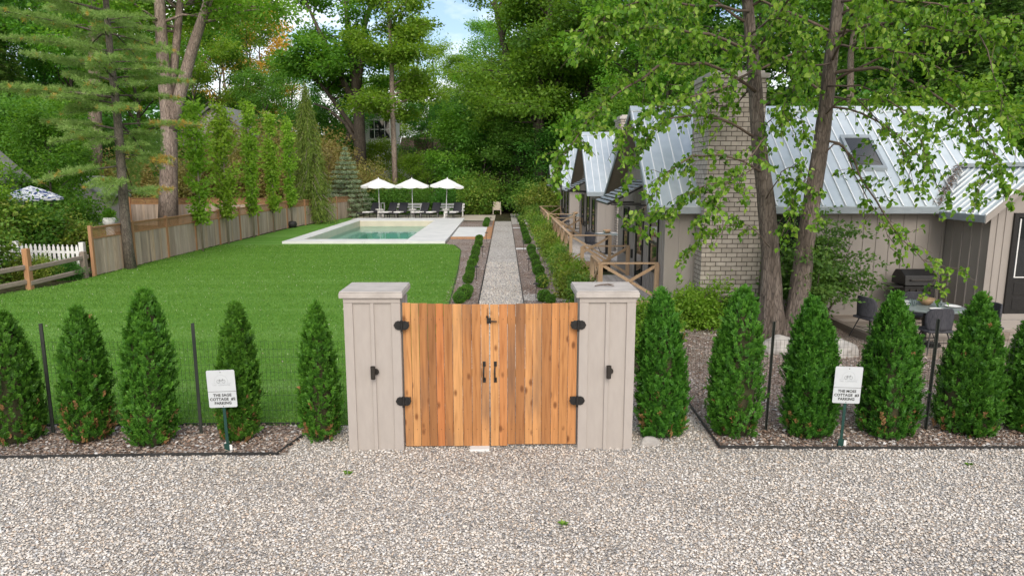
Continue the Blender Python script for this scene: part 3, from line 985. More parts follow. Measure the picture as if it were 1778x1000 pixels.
def gate_leaf(x0, x1, hinge_side, label, seed, tones):
    rs = random.Random(seed)
    root = thing('gate_leaf', label, 'gate', ((x0 + x1) / 2, 7.96, 0), 0, 'two leaves of the cedar gate')
    cx = (x0 + x1) / 2
    n = 10
    wv = [1 + rs.uniform(-0.12, 0.12) for _ in range(n)]
    tot = sum(wv)
    b = MB()
    x = x0
    for i in range(n):
        wd = (x1 - x0) * wv[i] / tot
        top = 1.80 + 0.022 * abs((x + wd / 2 + 0.17) / 1.05) ** 2 + rs.uniform(-0.003, 0.003)
        g = 0.0022
        dy = rs.uniform(0, 0.003)
        b.box(x - cx + g, x + wd - cx - g, -0.02 + dy, 0.0 + dy, 0.035 + (0.02 if x > 0 else 0), top, tones[i] + rs.uniform(-0.025, 0.025))
        x += wd
    b.build('board_panel', M['cedar'], root, bevel=0.0025)
    for z in (0.25, 0.95, 1.6):
        f = MB(); f.box(x0 - cx + 0.02, x1 - cx - 0.02, 0.005, 0.045, z - 0.045, z + 0.045, 0.4)
        f.build('back_rail', M['cedarrail'], root)
    x = x0
    for i in range(n):
        wd = (x1 - x0) * wv[i] / tot
        for z in (0.25, 1.62):
            scr = MB(); scr.lathe([(0, 0), (0.005, 0), (0.004, 0.003), (0, 0.003)], (0, 0, 0), 8)
            k = len(scr.v) - 32
            xx = x + wd / 2 - cx
            scr.v[k:] = [(xx + v[0], -0.0195 - v[2], z + v[1]) for v in scr.v[k:]]
            scr.build('screw', M['bronze'], root)
        x += wd
    hx = (x0 if hinge_side < 0 else x1) - cx
    for z in (1.565, 0.635):
        h = MB()
        for s in (-1, 1):                                # butterfly plate: two leaves about a barrel
            c = [(0.0, 0.052), (0.045, 0.055), (0.075, 0.04), (0.094, 0.0), (0.075, -0.04), (0.045, -0.055), (0.0, -0.052)]
            yf = -0.026 if s * hinge_side < 0 else -0.094
            h.prism([(hx + s * p[0], z + p[1]) for p in c], 1, -0.098, -0.088 if s == hinge_side else -0.0235 if False else -0.088)
            for (bx, bz) in ((0.03, 0.03), (0.03, -0.03), (0.075, 0.0)):
                h.lathe([(0, 0), (0.008, 0), (0.006, 0.005), (0, 0.005)], (0, 0, 0), 8)
                k = len(h.v) - 32
                h.v[k:] = [(hx + s * bx + v[0], -0.098 - v[2], z + bz + v[1]) for v in h.v[k:]]
        h.tube([(hx, -0.103, z - 0.075), (hx, -0.103, z + 0.062)], 0.015, 10)
        # stand-off behind the gate-side leaf so the plate is carried by the boards
        h.box(*sorted((hx - hinge_side * 0.012, hx - hinge_side * 0.08)), -0.0875, -0.0195, z - 0.03, z + 0.03)
        h.build('hinge', M['black'], root, bevel=0.002)
    hd = MB()
    lx = (x1 if hinge_side < 0 else x0) - cx + hinge_side * 0.062
    for z in (0.875, 1.075):
        hd.box(lx - 0.018, lx + 0.018, -0.03, -0.0205, z - 0.03, z + 0.03)
    hd.tube([(lx, -0.028, 1.06), (lx - 0.006, -0.058, 1.035), (lx - 0.008, -0.07, 0.975), (lx - 0.006, -0.058, 0.915), (lx, -0.028, 0.89)], [0.008, 0.009, 0.011, 0.009, 0.008], 8)
    hd.build('handle', M['black'], root, bevel=0.002)
    return root


gl = gate_leaf(-1.208, -0.178, -1, 'left leaf of the cedar gate with its thumb latch', 4, [0.78, 0.8, 0.16, 0.05, 0.6, 0.18, 0.8, 0.2, 0.24, 0.74])
gr = gate_leaf(-0.168, 0.876, 1, 'right leaf of the cedar gate, next to the right pillar', 9, [0.77, 0.7, 0.2, 0.1, 0.79, 0.76, 0.17, 0.42, 0.3, 0.72])
cx = (-1.208 - 0.178) / 2
b = MB()
b.box(-0.205 - cx, -0.155 - cx, -0.045, -0.0205, 1.575, 1.64); b.beam((-0.17 - cx, -0.05, 1.605), (-0.085 - cx, -0.055, 1.6), 0.016, 0.014); b.tube([(-0.2 - cx, -0.03, 1.65), (-0.2 - cx, -0.03, 1.76)], 0.003, 6)
b.lathe([(0, 0), (0.014, 0), (0.014, 0.02), (0, 0.02)], (-0.2 - cx, -0.04, 1.645), 10)
b.build('latch', M['black'], gl, bevel=0.002)
b = MB(); b.box(-0.42, -0.18, 7.83, 7.97, -0.02, 0.035)
setp(b.build('paving_stone', M['concrete'], bevel=0.01), 'pale paving stone set in the gravel under the cedar gate', 'paving stone')

# ------------------------------------------------------------------ edging of the hedge beds
def strip(pts, label):
    b = MB()
    for a, c in zip(pts, pts[1:]):
        b.beam((a[0], a[1], 0.015), (c[0], c[1], 0.015), 0.014, 0.055)
    setp(b.build('bed_edging', M['edging']), label, 'edging', 'black edging strips of the beds')


strip([(-14, 7.70), (-6, 7.69), (-4, 7.75), (-2.72, 7.76), (-2.48, 8.74)], 'black edging strip between the gravel drive and the hedge bed beside the lawn')
strip([(-2.5, 8.75), (-6, 8.73), (-14, 8.72)], 'black edging strip along the front of the lawn behind the trees')
strip([(2.7, 9.7), (2.64, 7.9), (4.2, 7.84), (9, 7.83), (14, 7.85)], 'black edging strip between the gravel drive and the shrub bed at right')
strip([(-1.42, 9), (-1.40, 17.0), (-1.57, 23.0), (-1.87, 29.5), (-2.3, 31.6)], 'black edging strip between the lawn and the boxwood strip')
strip([(-0.67, 8.6), (-0.66, 34)], 'black edging strip along the left side of the gravel path')
strip([(0.51, 8.6), (0.51, 44)], 'black edging strip along the right side of the gravel path')

# ------------------------------------------------------------------ arborvitae hedge
def arborvitae(seed, H, W, label, brown=0.05):
    rs = np.random.RandomState(seed)
    root = thing('arborvitae', label, 'evergreen', (0, 0, 0), 0, 'young arborvitae planted along the drive')
    nl = 3 + rs.randint(3)
    lead = [(rs.normal() * 0.05 * W, rs.normal() * 0.05 * W, H, 1.0)]
    for k in range(nl):
        a = rs.rand() * 6.283
        lead.append((math.cos(a) * W * 0.17, math.sin(a) * W * 0.17, H * (0.72 + 0.24 * rs.rand()), 0.62 + 0.2 * rs.rand()))

    pw = 2.6 + 1.5 * rs.rand()

    def rad(h):
        h = np.clip(h, 0, 1)
        return 0.5 * W * np.clip(np.minimum(0.80 + 1.2 * h, 1.0), 0, 1) * (1 - np.clip((h - 0.10) / 0.90, 0, 1) ** pw) ** 0.85
    core = MB()
    for (lx, ly, lh, ws) in lead:
        core.lathe([(max(0.0, rad(t) * ws * 0.62), lh * t) for t in (0.03, 0.15, 0.3, 0.5, 0.7, 0.85, 0.93)] + [(0, lh * 0.96)], (lx, ly, 0), 9)
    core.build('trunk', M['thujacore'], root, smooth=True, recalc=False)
    P, D, Nn, rv = [], [], [], []
    for li, (lx, ly, lh, ws) in enumerate(lead):
        npl = int(1000 * ws)
        h = rs.rand(npl) ** 0.9 * 0.98
        az = rs.rand(npl) * 6.283
        r = rad(h) * ws * (0.80 + 0.24 * rs.rand(npl) ** 2)
        lump = 1 + 0.10 * np.sin(az * 3 + seed + li) * np.sin(h * 14 + az * 2)
        r = r * lump
        B = np.stack([lx + np.cos(az) * r, ly + np.sin(az) * r, h * lh + 0.02], 1)
        out = np.stack([np.cos(az), np.sin(az), np.zeros(npl)], 1)
        pd = unit(out * (0.42 - 0.25 * h)[:, None] + np.array([0, 0, 0.9]) + rs.normal(size=(npl, 3)) * 0.3)
        pl = 0.055 + 0.06 * rs.rand(npl)
        fan = unit(np.cross(pd, out + rs.normal(size=(npl, 3)) * 0.6))
        tone = rs.rand(npl)
        k = 22
        t = np.tile(np.linspace(0.0, 1.0, k), (npl, 1))
        sgn = np.tile(np.where(np.arange(k) % 2, 1, -1), (npl, 1)).astype(float)
        base = B[:, None] + pd[:, None] * (t * pl[:, None])[..., None] - out[:, None] * 0.02
        dd = pd[:, None] * 0.75 + fan[:, None] * (sgn * (0.95 - 0.5 * t))[..., None] + rs.normal(size=(npl, k, 3)) * 0.22
        nn = np.cross(pd, fan)[:, None] + rs.normal(size=(npl, k, 3)) * 0.35
        brownp = (rs.rand(npl) < brown * np.clip(3.4 - 9 * h, 0.05, 3))[:, None]
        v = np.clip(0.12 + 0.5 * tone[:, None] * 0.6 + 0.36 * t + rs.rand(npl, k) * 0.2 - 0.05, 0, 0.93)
        v = np.where(brownp, 0.955 + 0.045 * rs.rand(npl, k), v)
        P.append(base.reshape(-1, 3)); D.append(dd.reshape(-1, 3)); Nn.append(nn.reshape(-1, 3)); rv.append(v.reshape(-1))
    P, D, Nn, rv = (np.concatenate(x) for x in (P, D, Nn, rv))
    P[:, 2] = np.maximum(P[:, 2], 0.01)
    l = 0.022 + 0.024 * rs.rand(len(P))
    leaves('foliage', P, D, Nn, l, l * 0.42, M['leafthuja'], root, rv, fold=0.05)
    return root


AV = [  # pixel column, Y, height, width, label, seed or copy source
    (22, 8.15, 1.62, 0.72, 'clipped-off arborvitae at the left edge of the hedge, beside the first steel post', 21, 0.04),
    (148, 8.2, 1.66, 0.62, 'narrow arborvitae with a brown foot, just right of the leftmost steel post', 22, 0.13),
    (258, 8.1, 1.9, 0.72, 'tallest and widest arborvitae left of the gate, several pointed tops and a few brown tips', 23, 0.05),
    (414, 8.25, 1.70, 0.60, 'arborvitae standing right behind the SAGE parking sign', 24, 0.10),
    (562, 8.2, 1.72, 0.60, 'slim arborvitae pressed against the left gate pillar', 25, 0.07),
    (1152, 8.3, 1.86, 0.70, 'arborvitae next to the right gate pillar, beside the small rock', 26, 0.04),
    (1280, 8.3, 1.88, 0.74, 'arborvitae in front of the brick chimney, second from the right gate pillar', 27, 0.03),
    (1410, 8.3, 1.76, 0.74, 'arborvitae standing behind and left of the MOSS parking sign', 28, 0.04),
    (1548, 8.25, 1.80, 0.84, 'broad-based arborvitae in front of the dining chairs, right of the MOSS parking sign', 29, 0.03),
    (1682, 8.3, 1.80, 0.78, 'blunt-topped arborvitae in front of the dining table, right of the last steel post', 30, 0.05),
    (1800, 8.4, 1.5, 0.72, 'arborvitae cut off by the right edge of the picture', 31, 0.03),
]
for (px, Y, H, W, lab, sd, br) in AV:
    o = arborvitae(sd, H, W * 0.86, lab, br * 0.7)
    o.location = (at(px, 700, Y).x, Y + 0.04, 0)
    o.rotation_euler = (R(1.5 * math.sin(sd * 2.1)), R(2 * math.sin(sd * 3.7)), sd * 1.3)

# ------------------------------------------------------------------ wire fences
def wire_fence(x0, x1, Y, posts, label):
    root = thing('wire_fence', label, 'fence', ((x0 + x1) / 2, Y, 0), 0, 'wire fences behind the arborvitae')
    cx = (x0 + x1) / 2
    b = MB()
    t = 0.0011
    nx = int((x1 - x0) / 0.051)
    for i in range(nx + 1):
        x = x0 + (x1 - x0) * i / nx - cx
        b.box(x - t, x + t, -t, t, 0.03, 1.24)
    z = 0.03
    while z < 1.25:
        b.box(x0 - cx, x1 - cx, -t * 3.2, -t * 1.05, z - t, z + t)
        z += 0.1007
    b.build('wire_mesh', M['wire'], root)
    for (px, h, lean) in posts:
        p = MB()
        x = px - cx
        p.beam((x, 0.02, -0.1), (x + lean, 0.02, h), 0.042, 0.007)
        p.beam((x, 0.041, -0.1), (x + lean, 0.041, h), 0.009, 0.034)
        p.build('post', M['postdark'], root)
    return root


YF = 8.42
wire_fence(-8.5, -1.9, YF, [(-5.82, 1.47, 0.0), (-3.92, 1.47, 0.0), (-7.7, 1.47, 0)], 'dark wire fence between the arborvitae and the lawn, left of the gate')
wire_fence(1.58, 9.5, YF, [(3.42, 1.47, 0.02), (5.52, 1.50, 0.02), (7.6, 1.47, 0)], 'dark wire fence between the arborvitae and the mulch bed, right of the gate')

# ------------------------------------------------------------------ parking signs
def text_mesh(txt, size, mat, parent, name, x, y, z, bold=0.0, space=1.0):
    cu = bpy.data.curves.new(name, 'FONT')
    cu.body, cu.size, cu.align_x, cu.align_y = txt, size, 'CENTER', 'CENTER'
    cu.offset, cu.space_character, cu.resolution_u, cu.extrude = bold, space, 3, 0.0006
    tmp = bpy.data.objects.new(name, cu)
    COL.objects.link(tmp)
    dg = bpy.context.evaluated_depsgraph_get()
    me = bpy.data.meshes.new_from_object(tmp.evaluated_get(dg))
    bpy.data.objects.remove(tmp)
    me.transform(Matrix.Translation((x, y, z)) @ Matrix.Rotation(R(90), 4, 'X'))
    me.materials.clear()
    me.materials.append(mat)
    me.name = name
    o = bpy.data.objects.new(name, me)
    COL.objects.link(o)
    o.parent = parent
    return o


def parking_sign(x, Y, word, num, lean, twist, label):
    root = thing('parking_sign', label, 'sign', (x, Y, 0), 0, 'cottage parking signs at the edge of the drive')
    root.rotation_euler = (0, lean, twist)
    p = MB()
    p.beam((0, 0.012, -0.1), (0, 0.012, 0.6), 0.034, 0.006); p.beam((0, 0.024, -0.1), (0, 0.024, 0.6), 0.01, 0.018)
    p.box(-0.038, 0.038, -0.004, 0.0085, 0.0, 0.11)
    p.build('post', M['postgreen'], root)
    t = MB(); t.box(0.028, 0.058, -0.0075, -0.0045, 0.03, 0.10)
    t.build('tag', M['white'], root)
    w_, z0, z1 = 0.165, 0.57, 1.03
    r = 0.018
    poly = []
    for (sx, sz, a0) in ((1, 1, 0), (-1, 1, 90), (-1, -1, 180), (1, -1, 270)):
        for k in range(5):
            a = R(a0 + k * 22.5)
            poly.append((sx * (w_ - r) + r * math.cos(a), (z1 - r if sz > 0 else z0 + r) + r * math.sin(a)))
    bd = MB(); bd.prism(poly, 1, 0.0, 0.006)
    board = bd.build('board', M['signwhite'], root)
    ln = MB(); ln.box(-w_ + 0.002, w_ - 0.002, -0.0012, -0.0004, 0.7655, 0.7695)
    for (bz) in (0.605 - 0.022, 1.005):
        ln.lathe([(0, 0), (0.006, 0), (0.005, 0.003), (0, 0.003)], (0, 0, 0), 8)
        k = len(ln.v) - 32
        ln.v[k:] = [(v[0], -0.0005 - v[2], bz + v[1]) for v in ln.v[k:]]
    ln.build('divider_line', M['ink'], board)
    for txt, z in (('THE ' + word, 0.722), ('COTTAGE  #' + num, 0.672), ('PARKING', 0.623)):
        text_mesh(txt, 0.047, M['ink'], board, 'lettering', 0, -0.0012, z, 0.0013, 1.02)
    em = MB()

    def ring(cx, cz, r0, n, a0, a1, th, close=False):
        pr = None
        for i in range(n + 1):
            a = R(a0 + (a1 - a0) * i / n)
            q = (cx + r0 * math.cos(a), -0.001, cz + r0 * math.sin(a))
            if pr: em.beam(pr, q, 0.0008, th, up=(pr[0] - cx, 0, pr[2] - cz) if True else (0, 0, 1))
            pr = q
    for wx in (-0.03, 0.03):
        ring(wx, 0.893, 0.019, 18, 0, 360, 0.0028)
    for a_, b_ in (((-0.03, 0.893), (-0.008, 0.893)), ((-0.008, 0.893), (-0.016, 0.916)), ((-0.016, 0.911), (0.02, 0.913)), ((-0.008, 0.893), (0.02, 0.913)), ((0.03, 0.893), (0.017, 0.922)), ((0.017, 0.922), (0.027, 0.924)), ((-0.022, 0.918), (-0.010, 0.918)), ((-0.03, 0.893), (-0.016, 0.911))):
        em.beam((a_[0], -0.001, a_[1]), (b_[0], -0.001, b_[1]), 0.0008, 0.0026)
    em.build('bicycle_emblem', M['inkgrey'], board)
    em = MB()
    ring(0, 0.893, 0.078, 26, 0, 180, 0.0022)
    for s in (-1, 1): em.box(s * 0.078 - 0.0011, s * 0.078 + 0.0011, -0.0014, -0.0006, 0.872, 0.893)
    em.box(-0.115, 0.115, -0.0013, -0.0005, 0.869, 0.8715)
    em.build('arch_emblem', M['inkpale'], board)
    text_mesh('THE  COMMONS', 0.024, M['inkpale'], board, 'pale_lettering', 0, -0.0012, 0.848, 0, 1.2)
    return root


parking_sign(-3.345, 7.86, 'SAGE', '2', R(-1.5), R(2), 'white parking sign reading THE SAGE COTTAGE #2 PARKING on a green post')
parking_sign(4.145, 7.92, 'MOSS', '3', R(1.5), R(-2), 'white parking sign reading THE MOSS COTTAGE #3 PARKING on a green post')

# ------------------------------------------------------------------ rocks
def rock(seed, loc, s, label):
    import bmesh
    from mathutils import noise
    bm = bmesh.new()
    bmesh.ops.create_icosphere(bm, subdivisions=4, radius=1)
    for v in bm.verts:
        d = v.co.normalized()
        n1 = noise.noise(d * 1.3 + Vector((seed, 0, 0))); n2 = noise.noise(d * 4 + Vector((0, seed, 0)))
        v.co = d * (1 + 0.25 * n1 + 0.06 * n2)
        v.co = Vector((v.co.x * s[0], v.co.y * s[1], v.co.z * s[2]))
    me = bpy.data.meshes.new('boulder')
    bm.to_mesh(me); bm.free()
    me.polygons.foreach_set('use_smooth', np.ones(len(me.polygons), bool))
    me.materials.append(M['rock'])
    o = bpy.data.objects.new('boulder', me)
    COL.objects.link(o)
    o.location = loc
    setp(o, label, 'rock', 'rocks in the beds')


rock(1.3, (5.22, 12.45, 0.08), (0.36, 0.28, 0.24), 'pale rounded boulder at the foot of the double-trunk tree')
rock(4.1, (6.22, 12.25, 0.06), (0.33, 0.3, 0.22), 'pale boulder at the corner of the terrace, right of the tree')
rock(7.7, (1.80, 8.05, 0.02), (0.13, 0.09, 0.075), 'small pinkish rock beside the right gate pillar')
rock(9.2, (2.72, 13.6, 0.02), (0.16, 0.12, 0.1), 'small rock half hidden behind the bright green shrub')

# ------------------------------------------------------------------ cottages
X0, XR = 3.2, 12.3                 # roof from the gable rake to the far end
XW, XE = 3.66, 12.0                # gable wall and far end wall
YF0, YR0, YB0 = 15.1, 17.75, 22.2  # front eave, ridge, rear eave
ZE, ZR, ZB = 2.60, 4.95, 2.55
S1 = (ZR - ZE) / (YR0 - YF0)
S2 = (ZR - ZB) / (YB0 - YR0)


def cottage(label):
    root = thing('cottage', label, 'cottage', (XW, 15.4, 0), 0, 'row of board-sided cottages with metal roofs')
    off = (XW, 15.4, 0)

    def zroof(y):
        return ZR - (YR0 - y) * S1 if y < YR0 else ZR - (y - YR0) * S2
    y0, y1 = 15.4, 21.8
    b = MB()
    b.prism([(y0, 0), (y0, zroof(y0) - 0.12), (YR0, ZR - 0.12), (y1, zroof(y1) - 0.12), (y1, 0)], 0, XW, XE)
    wall = b.build('wall', M['siding'], root, off)
    t = MB()                                              # battens: pattern of the siding
    x = XW + 0.32
    while x < XE - 0.05:
        t.box(x - 0.02, x + 0.02, y0 - 0.018, y0 + 0.001, 0.22, zroof(y0) - 0.14)
        x += 0.3
    t.box(XW - 0.02, XE, y0 - 0.024, y0 + 0.001, 0.0, 0.218)
    y = y0 + 0.16
    while y < y1:
        t.box(XW - 0.018, XW + 0.001, y - 0.02, y + 0.02, 0.2, zroof(y) - 0.16)
        y += 0.2
    t.box(XW - 0.022, XW + 0.07, y0 - 0.022, y0 - 0.001, 0.22, zroof(y0) - 0.14)
    t.box(XW - 0.022, XW - 0.0005, y0 - 0.0225, y0 + 0.08, 0.0, zroof(y0) - 0.14)
    t.build('batten', M['siding'], wall)
    bpy.data.objects[wall.children[0].name].data.transform(Matrix.Translation((-off[0], -off[1], 0)))
    # roof sheets
    b = MB()
    th = 0.05
    b.prism([(YF0, ZE), (YF0, ZE - th), (YR0, ZR - th), (YR0, ZR)], 0, X0, XR)
    b.prism([(YR0 + 0.001, ZR), (YR0 + 0.001, ZR - th), (YB0, ZB - th), (YB0, ZB)], 0, X0, XR)
    roof = b.build('roof', M['roof'], root, off)
    b = MB()
    x = X0 + 0.03
    while x < XR:
        for (ya, za, yb, zb) in ((YF0 - 0.01, ZE, YR0, ZR), (YB0, ZB, YR0 + 0.02, ZR)):
            b.beam((x, ya, za + 0.012), (x, yb, zb + 0.010), 0.024, 0.026)
        x += 0.255
    b.build('roof_rib', M['rib'], roof, off)
    b = MB(); b.prism([(YR0 - 0.14, ZR - 0.075), (YR0, ZR + 0.045), (YR0 + 0.14, ZR - 0.03), (YR0 + 0.14, ZR - 0.05), (YR0, ZR + 0.01), (YR0 - 0.14, ZR - 0.11)], 0, X0 - 0.01, XR + 0.01)
    b.build('ridge_cap', M['roof'], roof, off)
    b = MB()                                              # soffit, barge boards
    b.prism([(YF0 + 0.03, ZE - th - 0.003), (YF0 + 0.03, ZE - 0.12), (YR0, ZR - 0.12), (YB0 - 0.03, ZB - 0.12), (YB0 - 0.03, ZB - th - 0.003), (YR0, ZR - th - 0.003)], 0, X0 + 0.02, XW + 0.02)
    b.build('soffit', M['soffit'], roof, off)
    b = MB()
    b.box(X0 - 0.005, XR, YF0 - 0.012, YF0 + 0.018, ZE - 0.16, ZE - 0.012)
    b.beam((X0 - 0.004, YF0 + 0.02, ZE - 0.09), (X0 - 0.004, YR0, ZR - 0.085), 0.02, 0.12)
    b.beam((X0 - 0.004, YR0 + 0.001, ZR - 0.085), (X0 - 0.004, YB0, ZB - 0.09), 0.02, 0.12)
    b.build('fascia', M['fascia'], roof, off)
    # chimney
    b = MB()
    b.box(4.34, 5.64, 14.86, 16.2, 0, 2.3); b.prism([(4.34, 2.3), (5.64, 2.3), (5.57, 2.75), (4.38, 2.75)], 1, 14.861, 16.199)
    b.box(4.38, 5.57, 14.88, 16.18, 2.751, 5.3)
    ch = b.build('chimney', M['brick'], root, off)
    b = MB(); b.box(4.34, 5.61, 14.84, 16.22, 5.301, 5.40); b.box(4.42, 5.53, 14.92, 16.14, 5.4005, 5.46)
    b.build('chimney_cap', M['cap'], ch, off, bevel=0.01)
    for xx in (4.86, 5.18):
        b = MB(); b.box(xx - 0.055, xx + 0.055, 14.874, 14.9, 5.0, 5.24)
        b.build('flue_opening', M['ink'], ch, off)
    # skylight
    ys = 16.4
    b = MB()
    for (xa, xb, ya, yb) in ((8.15, 8.22, ys - 0.45, ys + 0.45), (8.82, 8.89, ys - 0.45, ys + 0.45), (8.22, 8.82, ys - 0.45, ys - 0.38), (8.22, 8.82, ys + 0.38, ys + 0.45)):
        b.prism([(ya, zroof(ya) + 0.002), (yb, zroof(yb) + 0.002), (yb, zroof(yb) + 0.09), (ya, zroof(ya) + 0.09)], 0, xa, xb)
    sk = b.build('skylight', M['fascia'], root, off)
    b = MB(); b.prism([(ys - 0.38, zroof(ys - 0.38) + 0.03), (ys + 0.38, zroof(ys + 0.38) + 0.03), (ys + 0.38, zroof(ys + 0.38) + 0.07), (ys - 0.38, zroof(ys - 0.38) + 0.07)], 0, 8.221, 8.819)
    b.build('pane', M['glass'], sk, off)

    def opening(name, pane, ya, yb, z0, z1, fr=0.05, bars=()):
        b = MB()
        b.box(XW - 0.05, XW + 0.02, ya, ya + fr, z0, z1); b.box(XW - 0.05, XW + 0.02, yb - fr, yb, z0, z1)
        b.box(XW - 0.049, XW + 0.02, ya + fr, yb - fr, z1 - fr, z1); b.box(XW - 0.049, XW + 0.02, ya + fr, yb - fr, z0, z0 + fr)
        for zz in bars: b.box(XW - 0.046, XW + 0.01, ya + fr, yb - fr, zz - 0.025, zz + 0.025)
        o = b.build(name, M['black'], root, off)
        b = MB(); b.box(XW - 0.028, XW + 0.01, ya + fr, yb - fr, z0 + fr, z1 - fr)
        b.build(pane, M['glass'], o, off)
        return o
    d = opening('door', 'door_pane', 17.75, 18.75, 0.40, 2.42, 0.09)
    b = MB(); b.box(XW - 0.085, XW - 0.05, 17.79, 17.82, 1.32, 1.46); b.build('handle', M['bronze'], d, off)
    opening('window', 'pane', 16.0, 16.95, 0.95, 2.3, 0.06, (1.65,))
    opening('window', 'pane', 19.9, 20.7, 0.95, 2.35, 0.06, (1.65,))
    b = MB()
    for xx in (6.05, 6.78): b.box(xx, xx + 0.07, 15.35, 15.41, 1.1, 2.45)
    for zz in (1.1, 2.38): b.box(6.12, 6.78, 15.351, 15.41, zz, zz + 0.07)
    wf = b.build('window', M['black'], root, off)
    b = MB(); b.box(6.12, 6.78, 15.37, 15.4, 1.17, 2.38); b.build('pane', M['glass'], wf, off)
    # louvred awning over the gable door
    b = MB()
    ya, yb = 17.2, 19.3
    for k in range(9):
        f = k / 8
        x, z = XW - 0.04 - 1.0 * f, 3.12 - 0.52 * f
        b.beam((x, ya, z), (x, yb, z), 0.085, 0.012, up=(-0.46, 0, 0.89))
    aw = b.build('awning', M['fascia'], root, off)
    b = MB()
    for yy in (ya, yb, (ya + yb) / 2):
        b.beam((XW, yy, 3.09), (XW - 1.06, yy, 2.54), 0.03, 0.04)
        b.beam((XW, yy, 2.52), (XW - 0.98, yy, 2.55), 0.025, 0.03)
    b.beam((XW - 1.05, ya - 0.02, 2.56), (XW - 1.05, yb + 0.02, 2.56), 0.03, 0.05)
    b.build('awning_bracket', M['black'], aw, off)
    b = MB(); b.box(XW - 0.07, XW, 19.15, 19.27, 0.95, 1.2)
    b.build('wall_lamp', M['black'], root, off, bevel=0.008)
    return root


c1 = cottage('nearest board-sided cottage with a metal roof, behind the double-trunk tree')
dz = 11.3
c2 = dup(c1, (XW, 15.4 + dz, 0), label='second board-sided cottage, between the nearest one and the third')
c3 = dup(c1, (XW, 15.4 + 2 * dz, 0), label='third board-sided cottage along the gravel path')
c4 = dup(c1, (XW + 0.2, 15.4 + 3 * dz, 0), scale=(1, 1, 0.78), label='farthest and lowest cottage at the end of the row')

# entrance wing of the nearest cottage
off = (XW, 15.4, 0)
wx0, wx1, wc, wy, wze, wzr = 9.66, 11.94, 10.80, 13.62, 2.49, 3.5
b = MB(); b.prism([(10.02, 0.0), (10.02, wze + 0.12), (wc, wzr - 0.14), (11.6, wze + 0.12), (11.6, 0.0)], 1, 13.95, 15.37)
wv = b.build('entrance_wall', M['siding'], c1, off)
b = MB()
for yy in (14.2, 14.5, 14.8, 15.1): b.box(10.0, 10.021, yy - 0.02, yy + 0.02, 0.25, wze + 0.05)
for xx in (10.16, 10.32): b.box(xx - 0.014, xx + 0.014, 13.934, 13.951, 0.45, 2.72)
b.box(10.0, 10.06, 13.926, 13.949, 0.42, 2.6); b.box(9.99, 11.62, 13.9, 13.949, 0.3, 0.418); b.box(9.97, 11.64, 13.85, 13.9485, 0.0, 0.298)
b.build('batten', M['siding'], wv, off)
b = MB()
ss = (wzr - wze) / (wc - wx0)
b.prism([(wx0, wze), (wx0, wze - 0.05), (wc, wzr - 0.05), (wc, wzr)], 1, wy, 16.3)
b.prism([(wx1, wze), (wx1, wze - 0.05), (wc + 0.001, wzr - 0.05), (wc + 0.001, wzr)], 1, wy, 16.3)
# keep only what stands in front of the main roof: clip the hidden corner by sinking under it
wr_ = b.build('entrance_roof', M['roof'], c1, off)
b = MB()
yy = wy + 0.02
while yy < 16.2:
    zmain = ZE + (yy - YF0) * S1
    f0 = max(0.0, min(1.0, (zmain - wze) / (wzr - wze)))
    if f0 < 0.97:
        xa = wx0 + (wc - wx0) * f0
        b.beam((xa, yy, wze + (wzr - wze) * f0 + 0.012), (wc, yy, wzr + 0.012), 0.03, 0.028)
        xa = wx1 + (wc - wx1) * f0
        b.beam((xa, yy, wze + (wzr - wze) * f0 + 0.012), (wc, yy, wzr + 0.012), 0.03, 0.028)
    yy += 0.2
b.box(wc - 0.1, wc + 0.1, wy - 0.01, 16.15, wzr - 0.04, wzr + 0.045)
b.build('roof_rib', M['rib'], wr_, off)
b = MB()
b.box(wx0 - 0.012, wx0 + 0.015, wy, 15.08, wze - 0.15, wze - 0.01)
b.build('fascia', M['fascia'], wr_, off)
b = MB()
for s in (wx0, wx1):
    b.prism([(s, wze - 0.012), (s, wze - 0.17), (wc, wzr - 0.17), (wc, wzr - 0.012)] if s < wc else [(wc + .001, wzr - 0.012), (wc + .001, wzr - 0.17), (s, wze - 0.17), (s, wze - 0.012)], 1, wy - 0.014, wy + 0.02)
    b.prism([(s + (0.02 if s < wc else -0.02), wze - 0.053), (s + (0.02 if s < wc else -0.02), wze - 0.1), (wc, wzr - 0.1), (wc, wzr - 0.053)] if s < wc else [(wc + .001, wzr - 0.053), (wc + .001, wzr - 0.1), (s - 0.02, wze - 0.1), (s - 0.02, wze - 0.053)], 1, wy + 0.021, 15.3)
b.build('soffit', M['siding'], wr_, off)
b = MB()
b.box(10.47, 10.56, 13.90, 13.952, 0.42, 2.52); b.box(11.36, 11.45, 13.90, 13.952, 0.42, 2.52); b.box(10.56, 11.36, 13.901, 13.952, 2.43, 2.52); b.box(10.56, 11.36, 13.91, 13.952, 0.42, 1.16)
b.box(10.62, 11.3, 13.902, 13.91, 0.5, 0.75); b.box(10.62, 11.3, 13.902, 13.91, 0.82, 1.08)
dr = b.build('entrance_door', M['black'], c1, off, bevel=0.004)
b = MB(); b.box(10.56, 11.36, 13.93, 13.952, 1.16, 2.43); b.build('door_pane', M['glass'], dr, off)
b = MB(); b.box(10.60, 10.625, 13.915, 13.929, 1.2, 2.4); b.box(10.60, 11.3, 13.915, 13.929, 1.18, 1.2); b.build('glazing_bead', M['white'], dr, off)
